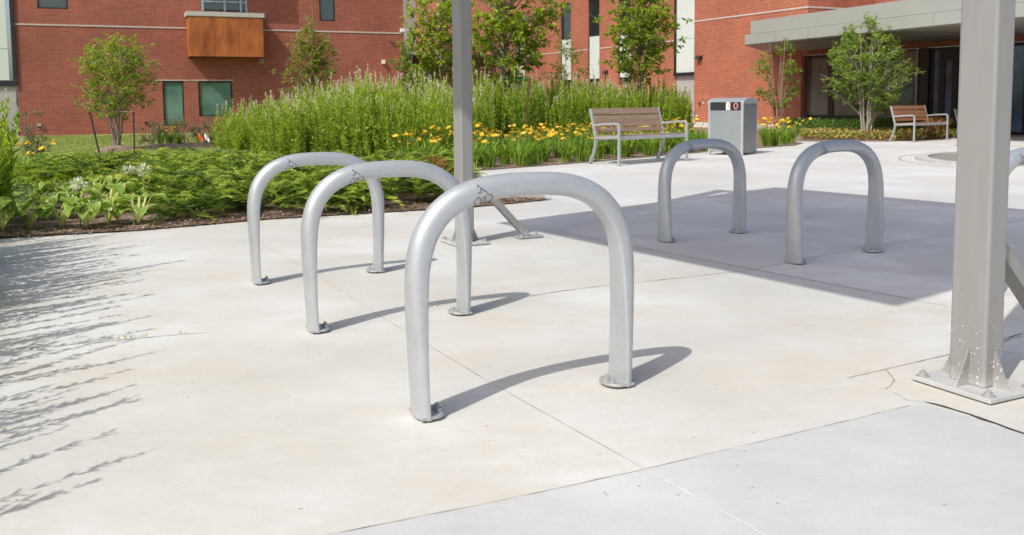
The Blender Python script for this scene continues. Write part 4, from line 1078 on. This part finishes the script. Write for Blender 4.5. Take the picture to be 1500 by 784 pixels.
def agapanthus(x, y, zt, s=1):
    p = G(x, y); t = empty('white_flower', (p.x, p.y, .01), 0, None, 'flower')
    mb = MB(); mb.tube([(0, 0, 0), (.01, 0, zt * .6), (.0, 0, zt)], .005, 5); mb.build('stalk', M['stem'], t)
    n = 46; d = rdir(n); d[:, 2] = d[:, 2] * .7 + .1
    o = leaves('bloom', np.array([[0, 0, zt]]) + d * .03, d, .058 * s, .022, M['white_petal'], t, droop=.3); return t
agapanthus(118, 336, .40, 1).__setitem__('label', 'white drooping flower head low among the hostas')
agapanthus(190, 296, .36, .95).__setitem__('label', 'white flower head above the junipers, left of the pair')
agapanthus(213, 300, .38, 1.2).__setitem__('label', 'white flower head above the junipers, right of the pair')

# ------------------------------------------------------------------ trees
def tree(name, base, H, zlo, rad, nstem, mat, bark, leafL, nleaf, label, seed, rtrunk=.03, shape='round', lean=(0, 0), squash=1.0, cat='tree', group=None, leafW=.5, split=.25, stemspread=.6):
    r = random.Random(seed); g = np.random.default_rng(seed)
    t = empty(name, base, 0, label, cat, group)
    def rad_at(z):
        q = (z - zlo) / (H - zlo)
        if q < 0 or q > 1: return 0
        if shape == 'cone': return rad * (1 - q) ** .85 * (.35 + .65 * min(1, q * 6)) + .04
        if shape == 'vase': return rad * (sin(pi * min(1, (q * .86 + .14))) ** .6)
        return rad * (max(0, 1 - (2 * q - .9) ** 2 / 1.21)) ** .5
    def inside():
        while True:
            z = r.uniform(zlo, H); R_ = rad_at(z); a = r.uniform(0, 2 * pi)
            lob = 1 + .22 * sin(3 * a + seed) * sin(2.3 * z + seed) + .12 * sin(5 * a + 4 * z)
            if r.random() < (R_ / rad) ** 1.2 + .05:
                q = R_ * lob * r.uniform(.25, 1) ** .55
                return Vector((q * cos(a) + lean[0] * z, q * sin(a) * squash + lean[1] * z, z))
    mb = MB(); stems = []
    for i in range(nstem):
        a = 2 * pi * i / nstem + r.uniform(-.4, .4); top = H * (1 if i == 0 else r.uniform(.72, .95)); off = (0 if nstem == 1 else rad * stemspread * r.uniform(.35, 1.0) * (0.25 if i == 0 else 1))
        pts = []; n = 9
        for j in range(n + 1):
            q = j / n; e = off * q ** 1.15
            pts.append(Vector((e * cos(a) + lean[0] * top * q + r.uniform(-.03, .03) * (j > 0) * min(1, H / 3) + (.055 * cos(a) if nstem > 1 else 0), e * sin(a) * squash + r.uniform(-.03, .03) * (j > 0) + (.055 * sin(a) if nstem > 1 else 0), top * q)))
        rr_ = rtrunk * (1 if i == 0 else r.uniform(.55, .9))
        mb.tube(pts, [rr_ * (1 - .85 * (j / n)) + .003 for j in range(n + 1)], 7); stems.append((pts, rr_))
    nb = max(24, int(nleaf / 55)); C, Dn = [], []
    for i in range(nb):
        tgt = inside(); pts, rr_ = min(stems, key=lambda s: min((p - tgt).length for p in s[0]) * r.uniform(.7, 1.3))
        hz = (tgt.z - split * H * .5 - r.uniform(.05, .35) * (tgt - Vector((0, 0, tgt.z))).length * (0.3 if shape == 'cone' else 1)); q = max(.12, min(.97, hz / pts[-1].z)); j = q * (len(pts) - 1); a_ = pts[int(j)].lerp(pts[min(int(j) + 1, len(pts) - 1)], j - int(j))
        if a_.z > tgt.z + .1 and shape != 'cone': a_ = pts[max(1, int(j) - 1)]
        md = a_.lerp(tgt, .5) + Vector((r.uniform(-.08, .08), r.uniform(-.08, .08), .08)) * (a_ - tgt).length
        L_ = (tgt - a_).length; b0_ = max(.004, rr_ * .38 * min(1, L_))
        mb.tube([a_, md, tgt], [b0_, b0_ * .6, .003], 5, False)
        twigs = 5
        for k in range(twigs):
            q = r.uniform(.35, 1); s_ = (a_.lerp(md, q * 2) if q < .5 else md.lerp(tgt, q * 2 - 1)); dv = Vector((r.gauss(0, 1), r.gauss(0, 1), r.gauss(.2, .7))).normalized() * r.uniform(.10, .26) * max(.6, rad)
            e_ = s_ + dv; mb.tube([s_, e_], [.0035, .002], 4, False)
            for w_ in range(int(nleaf / nb / twigs) + 1):
                f_ = r.random() ** .7; C.append(s_.lerp(e_, f_) + Vector((r.gauss(0, .018), r.gauss(0, .018), r.gauss(0, .015)))); Dn.append(dv.normalized() * .6 + Vector((r.gauss(0, .8), r.gauss(0, .8), r.gauss(-.1, .5))))
    mb.build('trunk', bark, t, smooth=True)
    C = np.array([tuple(c) for c in C]); Dn = np.array([tuple(c) for c in Dn]); n = len(C)
    up = np.c_[g.normal(0, .55, n), g.normal(0, .55, n), np.ones(n)]
    V, Fc = leaf_arr(C, Dn, g.uniform(.7, 1.2, n) * leafL, leafL * leafW, nrm(up), .15, .12)
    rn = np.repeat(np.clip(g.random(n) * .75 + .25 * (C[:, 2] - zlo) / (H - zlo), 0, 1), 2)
    link('crown', np_mesh('crown', V, Fc, mat, rn), t); return t
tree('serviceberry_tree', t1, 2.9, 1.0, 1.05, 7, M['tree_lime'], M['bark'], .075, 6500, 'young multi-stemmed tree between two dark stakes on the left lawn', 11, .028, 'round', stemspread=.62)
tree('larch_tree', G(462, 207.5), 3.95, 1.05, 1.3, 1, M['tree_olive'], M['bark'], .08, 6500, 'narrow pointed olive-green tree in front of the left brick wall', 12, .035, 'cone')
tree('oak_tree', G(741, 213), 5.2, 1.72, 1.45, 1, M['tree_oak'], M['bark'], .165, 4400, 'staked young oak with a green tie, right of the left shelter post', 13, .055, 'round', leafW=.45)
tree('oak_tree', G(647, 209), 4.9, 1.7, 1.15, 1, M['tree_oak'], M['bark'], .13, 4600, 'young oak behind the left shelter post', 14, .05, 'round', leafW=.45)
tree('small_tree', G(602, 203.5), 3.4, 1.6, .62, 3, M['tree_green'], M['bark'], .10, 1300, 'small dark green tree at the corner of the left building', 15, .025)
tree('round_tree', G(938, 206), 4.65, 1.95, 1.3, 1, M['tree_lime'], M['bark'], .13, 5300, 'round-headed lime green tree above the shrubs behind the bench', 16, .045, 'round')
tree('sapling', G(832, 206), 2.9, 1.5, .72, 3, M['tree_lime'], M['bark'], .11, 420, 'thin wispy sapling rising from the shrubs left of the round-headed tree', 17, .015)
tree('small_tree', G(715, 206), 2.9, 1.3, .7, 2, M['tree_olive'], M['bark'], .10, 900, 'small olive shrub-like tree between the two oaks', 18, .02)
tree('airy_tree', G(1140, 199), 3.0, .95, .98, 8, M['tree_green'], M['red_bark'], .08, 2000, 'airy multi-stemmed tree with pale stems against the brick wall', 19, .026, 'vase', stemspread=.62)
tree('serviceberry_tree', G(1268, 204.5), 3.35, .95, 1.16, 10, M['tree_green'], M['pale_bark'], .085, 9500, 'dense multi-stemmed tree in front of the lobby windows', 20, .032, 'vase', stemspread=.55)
# brownish bushes on the mulch near the left building
for i, (x, y, h, rd) in enumerate(((222, 214, .62, .42), (246, 212, .75, .5), (272, 213, .66, .45), (300, 214, .72, .42), (322, 218, .75, .42), (52, 236, .95, .35))):
    p = G(x, y); tree('brown_bush', p, h * 1.1, .08, rd, 5, M['bush'], M['bark'], .06, 700, 'twiggy brown-green bush on the mulch in front of the small windows' if i < 5 else 'twiggy brown bush beside the left edge shrubs', 40 + i, .008, 'round', cat='bush', group='brown bushes by the left building' if i < 5 else None, leafW=.5)
for (x, y) in ((235, 217), (250, 216), (262, 217)):
    p = G(x, y); daylily(p.x, p.y, .7, True, 'small daylily clump among the brown bushes by the left building', .1)

# stakes, tie, wire
def stake(a, top, mat, label, grp, r=.018):
    p = G(*a); t_ = empty('tree_stake', p, 0, label, 'stake', grp); mb = MB(); mb.tube([(0, 0, 0), top], r, 8); mb.build('stake', mat, t_); mb = MB(); mb.tube([Vector(top) - Vector((0, 0, .06)), Vector(top) - Vector((0, 0, .03))], r * 1.5, 8); mb.build('collar', mat, t_); return p + Vector(top)
s1 = stake((147, 231), (-.18, 0, .98), M['stake'], 'leaning black stake left of the young tree on the lawn', None)
s2 = stake((197, 228), (.02, 0, .96), M['stake'], 'upright black stake right of the young tree on the lawn', None)
mb = MB(); mb.tube([s1, t1 + Vector((0, .0, .95)), s2], .004, 5); tag(mb.build('guy_wire', M['cap']), 'thin wire strung from the two black stakes to the young tree', 'wire')
s3 = stake((697, 222), (0, 0, 1.75), M['rusty_stake'], 'rusty stake beside the left shelter post, left of the oak trunk', None)
s4 = stake((768, 218), (.14, 0, 1.68), M['rusty_stake'], 'rusty leaning stake right of the oak trunk', None)
ob = G(741, 213)
mb = MB(); c_ = ob + Vector((0, 0, 1.66))
for z_ in (-.03, .0, .03): mb.tube([c_ + Vector((cos(a) * .065, sin(a) * .065, z_ + .01 * sin(a * 2))) for a in [k * pi / 8 for k in range(17)]], .014, 6, False)
mb.tube([s3 - Vector((0, 0, .05)), c_, s4 - Vector((0, 0, .05))], .006, 5); tag(mb.build('tree_tie', M['strap']), 'green tie strap round the oak trunk with wires to the stakes', 'tie')
# marker flags
for (x, y, m_, lab) in ((291.5, 231, 'orange', 'small orange marker flag at the edge of the lawn'), (300.5, 232, 'white_plastic', 'small white marker flag beside the orange one')):
    p = G(x, y); t_ = empty('marker_flag', p, 0, lab, 'flag'); mb = MB(); mb.tube([(0, 0, 0), (0, 0, .5)], .004, 5); mb.build('wire', M['stake'], t_)
    mb = MB(); s_ = 1 if m_ == 'orange' else -1; mb.add([(0, 0, .40), (.05, .02, .36), (.1, 0, .33), (.09, .01, .42), (.05, -.02, .48), (0, 0, .52)], [(0, 1, 4, 5), (1, 2, 3, 4)]); mb.build('flag', M[m_], t_)

# weeds in the joints
wb, wa = [], []
for (x0, y0, x1, y1, n) in ((612, 453, 655, 449, 26), (168, 500, 215, 495, 22), (262, 490, 272, 489, 8), (150, 391, 175, 388, 8)):
    a, b = G(x0, y0), G(x1, y1)
    for _ in range(n):
        p = a.lerp(b, random.random()); wb.append((p.x, p.y + random.gauss(0, .008), .006)); wa.append(random.uniform(0, 6.28))
wb, wa = np.array(wb), np.array(wa)
V, Fc = blade_arr(wb, wa, rng.uniform(.004, .02, len(wb)), rng.uniform(.006, .024, len(wb)), .005, 2)
tag(link('joint_weeds', np_mesh('joint_weeds', V, Fc, M['lily_leaf'], np.repeat(rng.random(len(wb)), 2))), 'tiny weeds growing out of the concrete joint between the hoops', 'weeds', kind='stuff')

# row of park trees standing behind the photographer, seen in the glass and the polished metal
tb, td = [], []
for i in range(16):
    cx, cy, hh = -75 + i * 10 + random.uniform(-3, 3), -62 + random.uniform(-8, 8), random.uniform(6, 10)
    q = rdir(520) * (rng.random((520, 1)) ** .4) * np.array([3.6, 3.2, hh * .42]); tb.append(q + np.array([cx, cy, hh * .58])); td.append(rdir(520))
tb, td = np.vstack(tb), np.vstack(td)
tag(leaves('far_trees', tb, td, rng.uniform(.7, 1.2, len(tb)), .6, M['tree_green']), 'distant belt of leafy trees mirrored in the windows', 'trees', kind='stuff')

# dead leaves and grit on the concrete
n = 90; p = scatter([tuple(G(*q)[:2]) for q in ((0, 355), (395, 327), (800, 300), (1400, 330), (1400, 560), (900, 784), (0, 784))], n)
o = leaves('litter', np.c_[p, np.full(n, .012)], np.c_[rng.normal(size=(n, 2)), np.zeros(n)], rng.uniform(.005, .011, n), .005, M['dry'], up=np.array([0, 0, 1.]))
tag(o, 'tiny bits of leaf litter scattered over the concrete', 'litter', kind='stuff')

S.render.engine = 'CYCLES'
S.cycles.max_bounces = 6; S.cycles.transparent_max_bounces = 4
